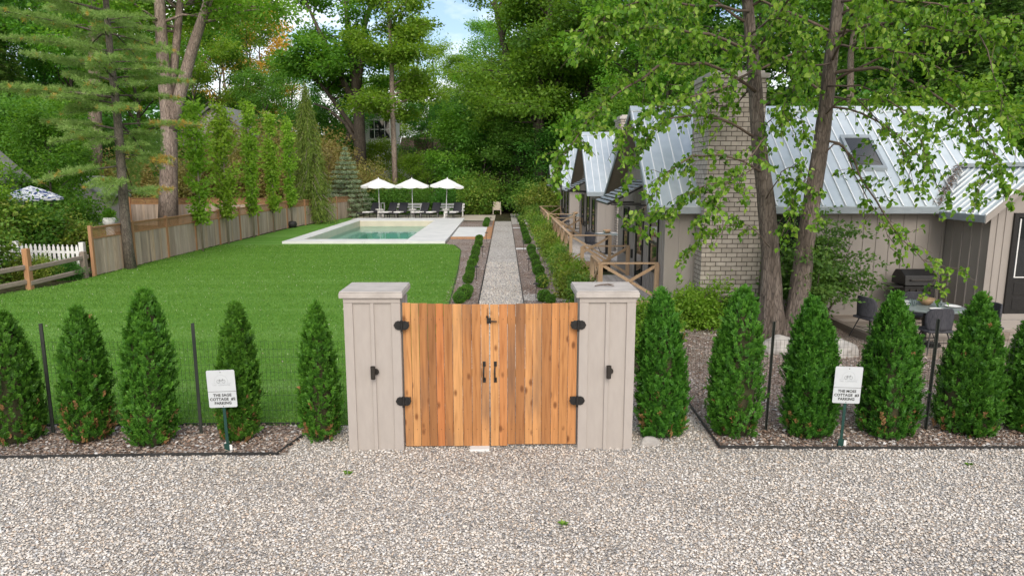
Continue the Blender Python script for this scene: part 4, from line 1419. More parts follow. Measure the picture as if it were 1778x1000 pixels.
# dead leaves caught in the valley
rs = np.random.RandomState(4)
n = 420
f = rs.rand(n)
vx, vy, vz = wx0 + (wc - wx0) * f * 0.9, YF0 + (16.15 - YF0) * f * 0.9, wze + (wzr - wze) * f * 0.9 + 0.04
P = np.stack([vx + rs.normal(size=n) * 0.05 - 0.12 * rs.rand(n), vy + rs.normal(size=n) * 0.05, vz + 0.07 + np.abs(rs.normal(size=n)) * 0.03], 1)
o = leaves('dead_leaves', P, rs.normal(size=(n, 3)) * np.array([1, 1, 0.3]), rs.normal(size=(n, 3)) * 0.3 + np.array([0, 0, 1.0]), np.full(n, 0.06), np.full(n, 0.035), M['chip'], None, rs.rand(n) * 0.4)
o['kind'] = 'stuff'

# ------------------------------------------------------------------ side decks with crossed railings
def side_deck(ya, yb, floor, rails, label):
    """floor: (x0, x1, y0, y1); rails: list of ('x', Y) across or ('y', X) along"""
    xl, xr = 2.27, 3.62
    root = thing('side_deck', label, 'deck', (xl, ya, 0), 0, 'timber decks with crossed railings beside the cottages')
    off = (xl, ya, 0)
    zd, zt = 0.38, 1.235
    rr = random.Random(int(ya * 10))
    b = MB()
    x = xl - 0.1
    while x < xr - 0.02:
        b.box(x, x + 0.132, ya - 0.05, yb + 0.05, zd - 0.03, zd, rr.random())
        x += 0.138
    b.build('deck_floor', M['deck'], root, off)
    b = MB()
    b.box(xl - 0.1, xl - 0.06, ya - 0.05, yb + 0.05, zd - 0.24, zd - 0.032, 0.5)
    b.box(xl - 0.06, xr, ya - 0.05, ya - 0.01, zd - 0.24, zd - 0.0325, 0.3)
    b.box(xl - 0.055, xr, yb + 0.01, yb + 0.05, zd - 0.24, zd - 0.0325, 0.3)
    b.build('deck_skirt', M['cedarrail'], root, off)

    def section(a, c):
        a, c = Vector(a), Vector(c)
        d = (c - a).normalized() * 0.05
        t = MB(); t.beam(a + Vector((0, 0, zt)), c + Vector((0, 0, zt)), 0.10, 0.035, rr.random())
        t.build('top_rail', M['cedarrail'], root, off)
        for sgn, (p, q) in ((-1, (zd + 0.06, zt - 0.05)), (1, (zt - 0.05, zd + 0.06))):
            k = MB()
            n_ = Vector((-d.y, d.x, 0)).normalized() * 0.021 * sgn
            k.beam(a + d + n_ + Vector((0, 0, p)), c - d + n_ + Vector((0, 0, q)), 0.036, 0.07, rr.random())
            k.build('brace', M['cedarrail'], root, off)
    posts = []
    for r_ in rails:
        if r_[0] == 'x':
            section((xl, r_[1], 0), (xr + 0.02, r_[1], 0))
            posts += [(xl, r_[1]), (xr - 0.02, r_[1])]
        else:
            y_0, y_1 = r_[2], r_[3]
            n_ = max(1, round((y_1 - y_0) / 1.9))
            for k in range(n_):
                section((r_[1], y_0 + (y_1 - y_0) * k / n_, 0), (r_[1], y_0 + (y_1 - y_0) * (k + 1) / n_, 0))
                posts += [(r_[1], y_0 + (y_1 - y_0) * k / n_), (r_[1], y_0 + (y_1 - y_0) * (k + 1) / n_)]
    seen = set()
    for (x, y) in posts:
        key = (round(x, 2), round(y, 2))
        if key in seen: continue
        seen.add(key)
        b = MB(); b.box(x - 0.05, x + 0.05, y - 0.05, y + 0.05, -0.02, zt - 0.018, rr.random())
        b.build('post', M['cedarrail'], root, off)
    return root


side_deck(15.9, 19.7, None, [('x', 15.9), ('x', 19.7), ('y', 2.27, 15.9, 17.4)], 'short timber deck with crossed railings at the nearest cottage door')
side_deck(23.1, 32.0, None, [('x', 23.1), ('x', 32.0), ('y', 2.27, 23.1, 32.0)], 'long timber deck with crossed railings beside the second cottage')
side_deck(35.1, 43.3, None, [('x', 35.1), ('x', 43.3), ('y', 2.27, 35.1, 43.3)], 'farthest timber deck with crossed railings beside the third cottage')
for k, yy in enumerate((23.0, 35.0)):
    b = MB()
    rr = random.Random(k)
    x = 3.63
    while x < 6.6:
        b.box(x, x + 0.132, yy, yy + 2.8, 0.0, 0.38, rr.random()); x += 0.138
    setp(b.build('dining_platform', M['deck']), 'low timber platform in the gap before the %s cottage' % ('second', 'third')[k], 'deck', 'timber dining platforms between the cottages')

# front terrace
rr = random.Random(3)
root = thing('terrace', 'weathered timber terrace in front of the nearest cottage under the dining table', 'terrace', (7.4, 12.0, 0))
b = MB()
y = 12.0
while y < 15.37:
    x = 7.36
    for seg in (2.4, 2.4, 2.4, 2.4):
        b.box(x, x + seg - 0.004, y, y + 0.132, 0.055, 0.1, rr.random())
        x += seg
    y += 0.139
b.build('board', M['deckx'], root, (7.4, 12.0, 0))
b = MB(); b.box(9.56, 9.9, 12.9, 12.99, 0.102, 0.26, 0.1)
b.build('step_block', M['railwood'], root, (7.4, 12.0, 0), bevel=0.008)
b = MB(); b.box(7.24, 7.355, 12.0, 15.36, 0.0, 0.155, 0.2)
b.build('kerb_beam', M['railwood'], root, (7.4, 12.0, 0), bevel=0.008)
b = MB(); b.box(7.36, 17, 11.94, 11.998, 0.0, 0.1, 0.2)
b.build('front_board', M['railwood'], root, (7.4, 12.0, 0))


# ------------------------------------------------------------------ tables, chairs, grill
def chair(label, group):
    root = thing('woven_chair', label, 'chair', (0, 0, 0), 0, group)
    n = 12

    def shell(rows):
        b = MB()
        vs = []
        for (ang, rad_, z, half) in rows:
            for k in range(n + 1):
                t = -half + 2 * half * k / n
                vs.append((rad_ * math.sin(t) * ang, -rad_ * math.cos(t) + (rad_ - 0.22), z))
        fs = [(i * (n + 1) + k, i * (n + 1) + k + 1, (i + 1) * (n + 1) + k + 1, (i + 1) * (n + 1) + k) for i in range(len(rows) - 1) for k in range(n)]
        b.add(vs, fs)
        return b
    # curved back with rounded top
    o = shell([(1, 0.34, 0.42, 0.72), (1, 0.345, 0.5, 0.8), (1.02, 0.35, 0.6, 0.82), (1.03, 0.36, 0.7, 0.80), (1.0, 0.37, 0.78, 0.72), (0.95, 0.375, 0.835, 0.58), (0.9, 0.38, 0.85, 0.42)]).build('backrest', M['wicker'], root, smooth=True)
    md = o.modifiers.new('thick', 'SOLIDIFY'); md.thickness = 0.028
    b = MB()
    b.prism([(-0.23, -0.22), (0.23, -0.22), (0.26, -0.1), (0.25, 0.16), (0.2, 0.23), (-0.2, 0.23), (-0.25, 0.16), (-0.26, -0.1)], 2, 0.40, 0.445)
    b.build('seat', M['wicker'], root, bevel=0.015)
    for sx in (-1, 1):
        for sy in (-1, 1):
            b = MB(); b.tube([(sx * 0.15, sy * 0.12, 0.405), (sx * 0.25, sy * 0.25, 0.0)], [0.013, 0.009], 8)
            b.build('leg', M['black'], root)
    b = MB(); b.tube([(-0.19, 0.18, 0.22), (0.19, 0.18, 0.22)], 0.006, 6); b.tube([(-0.19, -0.18, 0.22), (0.19, -0.18, 0.22)], 0.006, 6); b.tube([(-0.19, -0.18, 0.22), (0.19, 0.18, 0.22)], 0.006, 6)
    b.build('stretcher', M['black'], root)
    return root


TX, TY, TZ = 8.02, 12.62, 0.1
t = thing('dining_table', 'round grey green dining table on the terrace, laid for a meal', 'table', (TX, TY, TZ))
b = MB(); b.lathe([(0, 0.70), (0.58, 0.70), (0.63, 0.715), (0.635, 0.735), (0.62, 0.75), (0, 0.75)], n=48)
b.build('tabletop', M['tabletop'], t)
b = MB(); b.lathe([(0, 0), (0.3, 0), (0.3, 0.02), (0.06, 0.05), (0.045, 0.1), (0.045, 0.64), (0.12, 0.699), (0, 0.699)], n=24)
b.build('pedestal', M['black'], t)


def tableware(cx, cy, cz, where, rad, angs):
    for i, a in enumerate(angs):
        x, y = cx + rad * 0.68 * math.cos(R(a)), cy + rad * 0.68 * math.sin(R(a))
        side = ('right', 'back right', 'back left', 'left', 'front')[i % 5] if len(angs) > 2 else ('left', 'right')[i]
        b = MB(); b.lathe([(0, 0.0), (0.07, 0.0), (0.13, 0.016), (0.135, 0.022), (0.125, 0.02), (0.07, 0.008), (0, 0.008)], n=28)
        p = b.build('plate', M['plate'], smooth=False)
        p.location = (x, y, cz + 0.001)
        setp(p, 'white plate at the %s place of the %s' % (side, where), 'plate', 'plates on the ' + where)
        b = MB(); b.lathe([(0, 0), (0.028, 0), (0.036, 0.11), (0.033, 0.11), (0.026, 0.006), (0, 0.006)], n=16)
        g = b.build('tumbler', M['glass2'])
        g.location = (cx + rad * 0.42 * math.cos(R(a + 24)), cy + rad * 0.42 * math.sin(R(a + 24)), cz + 0.001)
        setp(g, 'clear tumbler by the %s place of the %s' % (side, where), 'glass', 'glasses on the ' + where)


m_, t_, p_, o_ = newmat('clear glass')
gl_ = N(t_, 'BsdfGlossy', Roughness=0.03); tr_ = N(t_, 'BsdfTransparent'); tr_.inputs['Color'].default_value = (0.86, 0.92, 0.92, 1)
mx_ = N(t_, 'MixShader', Fac=0.18)
L(t_, tr_.outputs[0], mx_.inputs[1]); L(t_, gl_.outputs[0], mx_.inputs[2]); L(t_, mx_.outputs[0], o_.inputs['Surface'])
M['glass2'] = m_
tableware(TX, TY, TZ + 0.75, 'round terrace table', 0.63, [-20, 60, 125, 165, 262])
b = MB(); b.lathe([(0, 0), (0.06, 0), (0.11, 0.05), (0.15, 0.13), (0.14, 0.13), (0.1, 0.06), (0, 0.02)], n=32)
o = b.build('bowl', M['bowl'], smooth=True); o.location = (TX + 0.03, TY + 0.08, TZ + 0.751)
setp(o, 'wooden salad bowl in the middle of the round terrace table', 'bowl')
ch = chair('black woven chair at the terrace table, its back to the drive', 'black woven dining chairs')
ch.location = (7.83, 11.98 + 0.05, TZ)
dup(ch, (7.15 + 0.08, 13.1, TZ), R(-75), label='black woven chair at the left side of the terrace table')
dup(ch, (8.98, 12.35, TZ), R(80), label='black woven chair at the right side of the terrace table')
dup(ch, (8.32, 13.38, TZ), R(172), label='black woven chair behind the terrace table, in front of the grill')
g = thing('gas_grill', 'black hooded gas grill against the cottage wall behind the dining table', 'grill', (9.1, 14.85, TZ))
b = MB(); b.box(-0.34, 0.34, -0.24, 0.24, 0.12, 0.78); b.build('cabinet', M['black'], g, bevel=0.01)
b = MB(); b.prism([(-0.28, 0.80), (0.28, 0.80), (0.27, 0.98), (0.16, 1.12), (-0.05, 1.14), (-0.24, 1.02)], 0, -0.36, 0.36)
b.build('hood', M['black'], g, bevel=0.02)
b = MB(); b.tube([(-0.26, -0.32, 0.93), (0.26, -0.32, 0.93)], 0.012, 8); b.box(-0.26, -0.24, -0.32, -0.27, 0.92, 0.94); b.box(0.24, 0.26, -0.32, -0.27, 0.92, 0.94)
b.build('handle', M['bronze'], g)
for s in (-1, 1):
    b = MB(); b.box(*sorted((s * 0.365, s * 0.62)), -0.22, 0.22, 0.76, 0.79); b.build('side_shelf', M['black'], g)
    for yy in (-0.18, 0.18):
        b = MB(); b.lathe([(0, 0), (0.05, 0), (0.05, 0.119), (0, 0.119)], (s * 0.28, yy, 0), 10); b.build('wheel', M['black'], g)
b = MB()
for k in range(4):
    b.lathe([(0, 0), (0.025, 0), (0.02, 0.03), (0, 0.03)], (0, 0, 0), 12)
    q = len(b.v) - 48
    b.v[q:] = [(-0.22 + k * 0.147 + v[0], -0.245 - v[2], 0.7 + v[1]) for v in b.v[q:]]
b.build('knob', M['bronze'], g)

for k, yy in enumerate((0, dz)):
    wh = ('second', 'third')[k]
    t = thing('bistro_table', 'square grey table on the platform before the %s cottage' % wh, 'table', (3.78, 25.0 + yy, 0.38), 0, 'tables on the side decks')
    b = MB(); b.box(-0.4, 0.4, -0.4, 0.4, 0.71, 0.75); b.build('tabletop', M['tabletop'], t, bevel=0.01)
    b = MB(); b.box(-0.05, 0.05, -0.05, 0.05, 0.02, 0.71); b.box(-0.26, 0.26, -0.26, 0.26, 0, 0.02); b.build('pedestal', M['black'], t)
    dup(ch, (3.2, 24.75 + yy, 0.38), R(-50), label='black woven chair on the timber deck by the %s cottage table' % wh)
    dup(ch, (4.5, 25.1 + yy, 0.38), R(85), label='black woven chair on the far side of the %s cottage table' % wh)
    tableware(3.78, 25.0 + yy, 1.13, '%s cottage table' % wh, 0.4, [200, 20])
    o = bpy.data.objects['bowl'].copy(); COL.objects.link(o); o.location = (3.8, 25.1 + yy, 1.131)
    o['label'] = 'wooden bowl on the %s cottage table' % wh

# ------------------------------------------------------------------ pool
root = thing('swimming_pool', 'rectangular swimming pool with a broad pale coping in the lawn', 'pool', (-6.65, 40, 0))
off = (-6.65, 40, 0)
px0, px1, py0, py1 = -9.8, -4.72, 33.5, 46.6
b = MB()
zc = 0.12
def slabs(x0, x1, y0, y1, nx, ny):
    for i in range(nx):
        for j in range(ny):
            b.box(x0 + (x1 - x0) * i / nx + 0.004, x0 + (x1 - x0) * (i + 1) / nx - 0.004, y0 + (y1 - y0) * j / ny + 0.004, y0 + (y1 - y0) * (j + 1) / ny - 0.004, -0.02, zc + 0.002 * rnd.random())


slabs(-10.5, -2.79, 32.3, py0, 4, 1); slabs(-10.5, px0, py0, py1, 1, 7); slabs(px1, -2.79, py0, py1, 1, 7); slabs(-10.5, -2.79, py1, 49.2, 4, 1)
b.build('coping', M['concrete'], root, off, bevel=0.008)
b = MB()
b.box(px0 - 0.1, px0 + 0.02, py0, py1, -1.4, zc - 0.03); b.box(px1 - 0.02, px1 + 0.1, py0, py1, -1.4, zc - 0.03); b.box(px0 + 0.021, px1 - 0.021, py0 - 0.1, py0 + 0.02, -1.4, zc - 0.03); b.box(px0 + 0.021, px1 - 0.021, py1 - 0.02, py1 + 0.1, -1.4, zc - 0.03)
b.build('basin_wall', M['plaster'], root, off)
b = MB(); b.box(px0 + 0.021, px1 - 0.021, py0 + 0.021, py1 - 0.021, -1.5, -1.0); b.build('basin_floor', M['poolfloor'], root, off)
b = MB(); b.prism([(py1 - 2.2, -0.55), (py1 - 0.021, -0.42), (py1 - 0.021, -1.3), (py1 - 2.2, -1.3)], 0, px0 + 0.022, px1 - 0.022); b.prism([(px0 + 0.022, -0.45), (px0 + 0.9, -0.6), (px0 + 0.9, -1.3), (px0 + 0.022, -1.3)], 1, py0 + 0.022, py1 - 2.21); b.build('bench', M['plaster'], root, off)
sheet('water', [(px0 + 0.01, py0 + 0.01), (px1 - 0.01, py0 + 0.01), (px1 - 0.01, py1 - 0.01), (px0 + 0.01, py1 - 0.01)], -0.27, M['water'])


# parasols, loungers, tables, benches
def parasol(label):
    root = thing('parasol', label, 'umbrella', (0, 0, 0), 0, 'white parasols behind the pool')
    b = MB(); b.tube([(0, 0, 0.06), (0, 0, 2.86)], 0.024, 12); b.build('pole', M['fabric'], root)
    b = MB(); b.lathe([(0, 0), (0.24, 0), (0.24, 0.045), (0.05, 0.06), (0, 0.06)], n=20); b.build('base', M['white'], root)
    b = MB()
    n = 8
    Rr, zt, ze = 1.3, 2.88, 2.38
    vs, fs = [(0, 0, zt)], []
    for ring, (f, dzz) in enumerate(((0.33, 0), (0.67, -0.03), (1.0, -0.02))):
        for k in range(n * 4):
            a = 2 * math.pi * k / (n * 4) + math.pi / 8
            sag = 0.035 * f * math.sin(math.pi * (k % 4) / 4)
            sc = math.cos(math.pi / 8) / math.cos((k % 4) / 4 * math.pi / 4 - math.pi / 8) if True else 1
            vs.append((Rr * f * sc * math.cos(a) , Rr * f * sc * math.sin(a), zt + (ze - zt) * f + dzz - sag))
    m = n * 4
    for k in range(m):
        fs.append((0, 1 + k, 1 + (k + 1) % m))
        for r_ in range(2):
            fs.append((1 + r_ * m + k, 1 + (r_ + 1) * m + k, 1 + (r_ + 1) * m + (k + 1) % m, 1 + r_ * m + (k + 1) % m))
    base = len(vs)
    for k in range(m):
        v = vs[1 + 2 * m + k]
        vs.append((v[0] * 1.004, v[1] * 1.004, v[2] - 0.13 - 0.03 * math.sin(math.pi * (k % 4) / 4)))
    for k in range(m):
        fs.append((1 + 2 * m + k, base + k, base + (k + 1) % m, 1 + 2 * m + (k + 1) % m))
    b.add(vs, fs)
    o = b.build('canopy', M['fabric'], root, recalc=False)
    md = o.modifiers.new('thick', 'SOLIDIFY'); md.thickness = 0.006
    for k in range(n):
        a = 2 * math.pi * k / n + math.pi / 8
        r_ = MB(); r_.beam((0.03 * math.cos(a), 0.03 * math.sin(a), 2.80), (1.24 * math.cos(a), 1.24 * math.sin(a), 2.36), 0.014, 0.02)
        r_.build('rib', M['rib'], root)
    b = MB(); b.lathe([(0, 0), (0.035, 0), (0.035, 0.07), (0, 0.1)], (0, 0, 2.86), 12); b.build('finial', M['fabric'], root)
    return root


p0 = parasol('white parasol nearest the spruce, leftmost of the three behind the pool')
p0.location = (-9.13, 50.4, 0.03)
dup(p0, (-6.70, 50.4, 0.03), label='white parasol in the middle of the three behind the pool')
q = dup(p0, (-4.27, 50.4, 0.03), label='white parasol nearest the gravel path, behind the pool deck')
q.rotation_euler = (0, R(3), R(5))


def pool_table(label):
    root = thing('pool_table', label, 'side table', (0, 0, 0), 0, 'white pedestal tables under the parasols')
    b = MB(); b.lathe([(0.04, 0.55), (0.28, 0.55), (0.29, 0.57), (0.28, 0.60), (0.04, 0.60)], n=24); b.build('table_top', M['white'], root)
    b = MB(); b.lathe([(0.05, 0.0), (0.16, 0.0), (0.15, 0.545), (0.05, 0.545)], n=16); b.build('pedestal', M['white'], root)
    return root


pt = pool_table('white pedestal table round the pole of the leftmost parasol')
pt.location = (-9.13, 50.4, 0.092)
dup(pt, (-6.70, 50.4, 0.092), label='white pedestal table round the pole of the middle parasol')
dup(pt, (-4.27, 50.4, 0.092), label='white pedestal table round the pole of the parasol nearest the path')


def lounger(label):
    root = thing('pool_lounger', label, 'lounger', (0, 0, 0), 0, 'charcoal loungers facing the pool')
    b = MB()
    b.beam((0, 0.55, 0.36), (0, -1.15, 0.36), 0.6, 0.04); b.build('seat', M['sling'], root, bevel=0.01)
    b = MB(); b.beam((0, 0.55, 0.37), (0, 0.98, 1.08), 0.62, 0.035, up=(0, -0.8, 0.5)); b.build('backrest', M['sling'], root, bevel=0.01)
    b = MB()
    for sx in (-0.31, 0.31):
        b.beam((sx, 0.57, 0.36), (sx, -1.2, 0.36), 0.035, 0.05); b.beam((sx, 0.57, 0.36), (sx, 1.0, 1.1), 0.035, 0.04)
    b.build('frame', M['black'], root)
    for sx in (-0.31, 0.31):
        for yy in (-1.1, 0.5):
            b = MB(); b.box(sx - 0.018, sx + 0.018, yy - 0.018, yy + 0.018, 0, 0.335); b.build('leg', M['black'], root)
    b = MB(); b.box(-0.27, 0.27, -0.5, 0.2, 0.381, 0.47); b.build('cushion', M['towel'], root, bevel=0.03)
    return root


lo = lounger('charcoal lounger at the left end of the row, left of the first parasol pole')
locs = [646, 678, 698, 733, 754, 793]
labs = [None, 'charcoal lounger just right of the leftmost parasol pole', 'charcoal lounger just left of the middle parasol pole', 'charcoal lounger just right of the middle parasol pole',
        'charcoal lounger just left of the parasol pole nearest the path', 'charcoal lounger at the right end of the row, nearest the path']
for i, px in enumerate(locs):
    x = xat(px, 51) - 0.12
    o = lo if i == 0 else dup(lo, label=labs[i])
    o.location = (x, 50.75, 0.031)
    o.rotation_euler = (0, 0, R(-24 + 5 * (i % 3)))


def bench(label):
    root = thing('garden_bench', label, 'bench', (0, 0, 0), 0, 'white slatted benches behind the loungers')
    b = MB()
    for yy in (-0.2, -0.05, 0.1): b.box(-1.1, 1.1, yy, yy + 0.12, 0.42, 0.46)
    b.build('seat', M['white'], root, bevel=0.006)
    b = MB(); b.box(-1.1, 1.1, 0.25, 0.285, 0.62, 0.76); b.box(-1.1, 1.1, 0.27, 0.305, 0.82, 0.97); b.build('backrest', M['white'], root, bevel=0.006)
    for sx in (-0.95, 0.95):
        b = MB(); b.box(sx - 0.05, sx + 0.05, -0.2, -0.1, 0, 0.419); b.beam((sx, 0.16, 0), (sx, 0.33, 0.95), 0.09, 0.05, up=(0, 1, 0)); b.build('leg', M['white'], root)
    return root


bn = bench('white slatted bench behind the middle parasol and loungers'); bn.location = (-7.35, 52.6, 0.031)
dup(bn, (-4.1, 52.4, 0.031), R(2), label='white slatted bench behind the parasol nearest the path')
b = MB()
root = thing('lantern', 'small white lantern standing behind the loungers by the leftmost parasol', 'lantern', (xat(666, 52), 52, 0.03))
for sx in (-0.12, 0.12):
    for sy in (-0.12, 0.12): b.box(sx - 0.02, sx + 0.02, sy - 0.02, sy + 0.02, 0.55, 1.0)
b.box(-0.15, 0.15, -0.15, 0.15, 1.0, 1.05); b.box(-0.15, 0.15, -0.15, 0.15, 0.5, 0.55); b.build('frame', M['white'], root)
b = MB(); b.box(-0.12, 0.12, -0.12, 0.12, 0, 0.5); b.build('stand', M['white'], root)
root = thing('garden_chair', 'pale wooden armchair by itself at the far end of the gravel path', 'chair', (xat(863, 55), 55, 0.012))
b = MB(); b.box(-0.3, 0.3, -0.3, 0.25, 0.36, 0.4); b.build('seat', M['patio'], root)
b = MB(); b.beam((0, 0.25, 0.38), (0, 0.42, 1.0), 0.6, 0.04, up=(0, -1, 0.2)); b.build('backrest', M['patio'], root)
for sx in (-0.3, 0.3):
    b = MB(); b.box(sx - 0.035, sx + 0.035, -0.3, 0.25, 0.58, 0.62); b.box(sx - 0.03, sx + 0.03, -0.3, -0.23, 0, 0.578); b.box(sx - 0.03, sx + 0.03, 0.2, 0.26, 0, 0.578); b.build('leg', M['patio'], root)

# ------------------------------------------------------------------ left yard: fences, pine, neighbours
FX = -13.3


def lattice(b, u0, u1, z0, z1, p3, step=0.085, w=0.022):
    """two layers of crossing strips inside a rectangle; p3(u, v, layer) gives the 3-D point"""
    wd, ht = u1 - u0, z1 - z0
    for layer in (0, 1):
        k = -ht
        while k < wd:
            pts = []
            ua, ub = max(k, 0), min(k + ht, wd)
            if ub - ua > 0.02:
                za, zb = (ua - k), (ub - k)
                if layer: za, zb = ht - za, ht - zb
                b.beam(p3(u0 + ua, z0 + za, layer), p3(u0 + ub, z0 + zb, layer), 0.006, w, 0.5, up=(0, 0, 1))
            k += step


def privacy_fence(points, h, lab, seed, face):
    root = thing('lattice_fence', lab, 'fence', (points[0][0], points[0][1], 0), 0)
    off = (points[0][0], points[0][1], 0)
    rr = random.Random(seed)
    for (a, c) in zip(points, points[1:]):
        A, C_ = Vector((a[0], a[1], 0)), Vector((c[0], c[1], 0))
        d = (C_ - A).normalized()
        ln = (C_ - A).length
        n_ = Vector((-d.y, d.x, 0)) * face
        zl = h - 0.36
        b = MB()
        u = 0.05
        while u < ln - 0.06:
            wv_ = min(0.138, ln - 0.05 - u)
            p0, p1 = A + d * u, A + d * (u + wv_ - 0.004)
            y_ = n_ * (0.012 * rr.random())
            zz = 0.03 + 0.02 * rr.random()
            b.beam(p0 + y_ + Vector((0, 0, (zz + zl) / 2)), p1 + y_ + Vector((0, 0, (zz + zl) / 2)), 0.018, zl - zz, rr.random())
            u += 0.138
        b.build('board_panel', M['fencewood'], root, off)
        b = MB()
        for z in (zl + 0.02, h - 0.02):
            b.beam(A + d * 0.05 + Vector((0, 0, z)) + n_ * 0.008, C_ - d * 0.05 + Vector((0, 0, z)) + n_ * 0.008, 0.05, 0.045, rr.random())
        b.beam(A + d * 0.05 + Vector((0, 0, h + 0.012)), C_ - d * 0.05 + Vector((0, 0, h + 0.012)), 0.1, 0.02, rr.random())
        b.build('rail', M['fencetrim'], root, off)
        b = MB()
        lattice(b, 0.06, ln - 0.06, zl + 0.044, h - 0.044, lambda u, z, l_: A + d * u + Vector((0, 0, z)) + n_ * (0.007 * l_ - 0.0035))
        b.build('lattice', M['fencetrim'], root, off)
    for (x, y) in points:
        b = MB(); b.box(x - 0.05, x + 0.05, y - 0.05, y + 0.05, -0.05, h + 0.07 + 0.03 * rr.random(), rr.random())
        b.build('post', M['fencetrim'], root, off)
    return root


fy = [22.1 + 2.44 * k for k in range(9)]
privacy_fence([(FX + 0.02 * k, y) for k, y in enumerate(fy)] + [(-12.75, 44.1), (-12.3, 46.5), (-11.9, 49.0), (-11.5, 51.5), (-11.1, 54.0)], 1.58, 'weathered board fence with a cedar lattice top running along the left side of the lawn', 3, -1)
privacy_fence([(-28.4 + 2.44 * k, 43.5) for k in range(7)], 1.72, 'second lattice-topped board fence, farther back at the foot of the big double trunk', 5, 1)

root = thing('split_rail_fence', 'old grey split rail fence at the lawn edge before the white picket fence', 'fence', (-13.65, 19.6, 0))
off = (-13.65, 19.6, 0)
for (x, y, h) in ((-13.65, 19.55, 1.2), (-13.45, 21.85, 0.85), (-14.2, 16.6, 1.1)):
    b = MB(); b.box(x - 0.075, x + 0.075, y - 0.09, y + 0.09, -0.05, h, 0.3); b.build('post', M['fencetrim'] if h > 1.15 else M['railwood'], root, off, bevel=0.02)
for (a, c) in (((-13.6, 19.5), (-13.42, 22.05)), ((-14.25, 16.5), (-13.66, 19.6))):
    for z in (0.2, 0.62):
        b = MB(); b.beam((a[0], a[1], z), (c[0], c[1], z + 0.05), 0.07, 0.14, 0.6); b.build('rail', M['railwood'], root, off, bevel=0.025)

root = thing('picket_fence', 'white picket fence behind the split rails, half hidden by green shrubs', 'fence', (-13.6, 22.4, 0))
off = (-13.6, 22.4, 0)
P0, P1 = Vector((-13.62, 22.0, 0)), Vector((-18.5, 22.9, 0))
d = (P1 - P0).normalized()
b = MB()
k = 0
while 0.12 + k * 0.17 < (P1 - P0).length:
    p = P0 + d * (0.12 + k * 0.17)
    b.beam(p + Vector((0, 0, 0.06)), p + Vector((0, 0, 0.98)), 0.085, 0.018, up=(0, 1, 0)); b.beam(p + Vector((0, 0, 0.981)), p + Vector((0, 0, 1.04)), 0.045, 0.017, up=(0, 1, 0))
    k += 1
b.build('picket', M['white'], root, off)
for z in (0.28, 0.8):
    b = MB(); b.beam(P0 + Vector((0, 0.03, z)), P1 + Vector((0, 0.03, z)), 0.03, 0.08); b.build('rail', M['white'], root, off)
for t_ in (0.0, 0.5, 1.0):
    p = P0.lerp(P1, t_); b = MB(); b.box(p.x - 0.07, p.x + 0.07, p.y + 0.05, p.y + 0.19, 0, 1.12); b.build('post', M['white'], root, off)

# neighbour house, shed, patterned umbrella, planter
root = thing('white_house', 'white house with a steep gable at the left edge, behind the shrubs', 'house', (-22.7, 27, 0))
b = MB(); b.prism([(-4.2, 0), (-4.2, 3.2), (-1.2, 6.0), (1.8, 3.2), (1.8, 0)], 1, 0, 3.2); wl = b.build('wall', M['white'], root)
b = MB(); b.prism([(1.85, 3.1), (2.1, 2.95), (-1.2, 6.02), (-4.5, 2.95), (-4.25, 3.1), (-1.2, 5.85)] if False else [(2.15, 2.9), (2.15, 3.02), (-1.2, 6.16), (-1.2, 6.02)], 1, -0.35, 3.5); b.prism([(-4.55, 2.9), (-4.55, 3.02), (-1.201, 6.16), (-1.201, 6.02)], 1, -0.35, 3.5); b.build('roof', M['greyroof'], root)
b = MB(); b.box(0.2, 1.2, -0.04, 0.0, 0.9, 2.3); wf = b.build('window', M['white'], root); b = MB(); b.box(0.28, 1.12, -0.055, -0.041, 0.98, 2.22); b.build('pane', M['glass'], wf)
root = thing('shed', 'small pale garden shed between the patterned umbrella and the pine trunk', 'shed', (xat(142, 38), 38, 0))
b = MB(); b.prism([(-1.3, 0), (-1.3, 2.1), (0, 3.0), (1.3, 2.1), (1.3, 0)], 1, 0, 2.5); b.build('wall', M['cap'], root)
b = MB(); b.prism([(1.5, 1.95), (1.5, 2.07), (0, 3.14), (0, 3.02)], 1, -0.15, 2.6); b.prism([(-1.5, 1.95), (-1.5, 2.07), (-0.001, 3.14), (-0.001, 3.02)], 1, -0.15, 2.6); b.build('roof', M['greyroof'], root)
b = MB(); b.box(-0.4, 0.4, -0.03, 0, 0.05, 1.9); b.build('door', M['white'], root)

root = thing('patterned_umbrella', 'blue and white patterned garden umbrella in the neighbouring yard', 'umbrella', (xat(62, 27), 27, 0))
b = MB(); b.tube([(0, 0, 0), (0, 0, 2.75)], 0.025, 10); b.build('pole', M['white'], root)
b = MB(); b.lathe([(0.0, 2.82), (0.35, 2.70), (0.75, 2.52), (1.05, 2.36), (1.06, 2.28)], n=8)
o = b.build('canopy', M['pattern'], root, recalc=False); md = o.modifiers.new('thick', 'SOLIDIFY'); md.thickness = 0.008
b = MB(); b.lathe([(0, 0), (0.3, 0), (0.28, 0.06), (0, 0.08)], n=16); b.build('base', M['rock'], root)
root = thing('planter', 'round white planter on a pedestal behind the lattice fence, with a bushy green plant', 'planter', (xat(192, 27), 27, 0))
b = MB(); b.lathe([(0, 0), (0.17, 0), (0.15, 1.25), (0, 1.25)], n=16); b.build('pedestal', M['white'], root)
b = MB(); b.lathe([(0, 1.251), (0.13, 1.251), (0.23, 1.36), (0.25, 1.48), (0.19, 1.6), (0.15, 1.58), (0, 1.55)], n=24); b.build('pot', M['white'], root, smooth=True)
rs = np.random.RandomState(2)
n = 500
D = unit(rs.normal(size=(n, 3)) + np.array([0, 0, 0.9]))
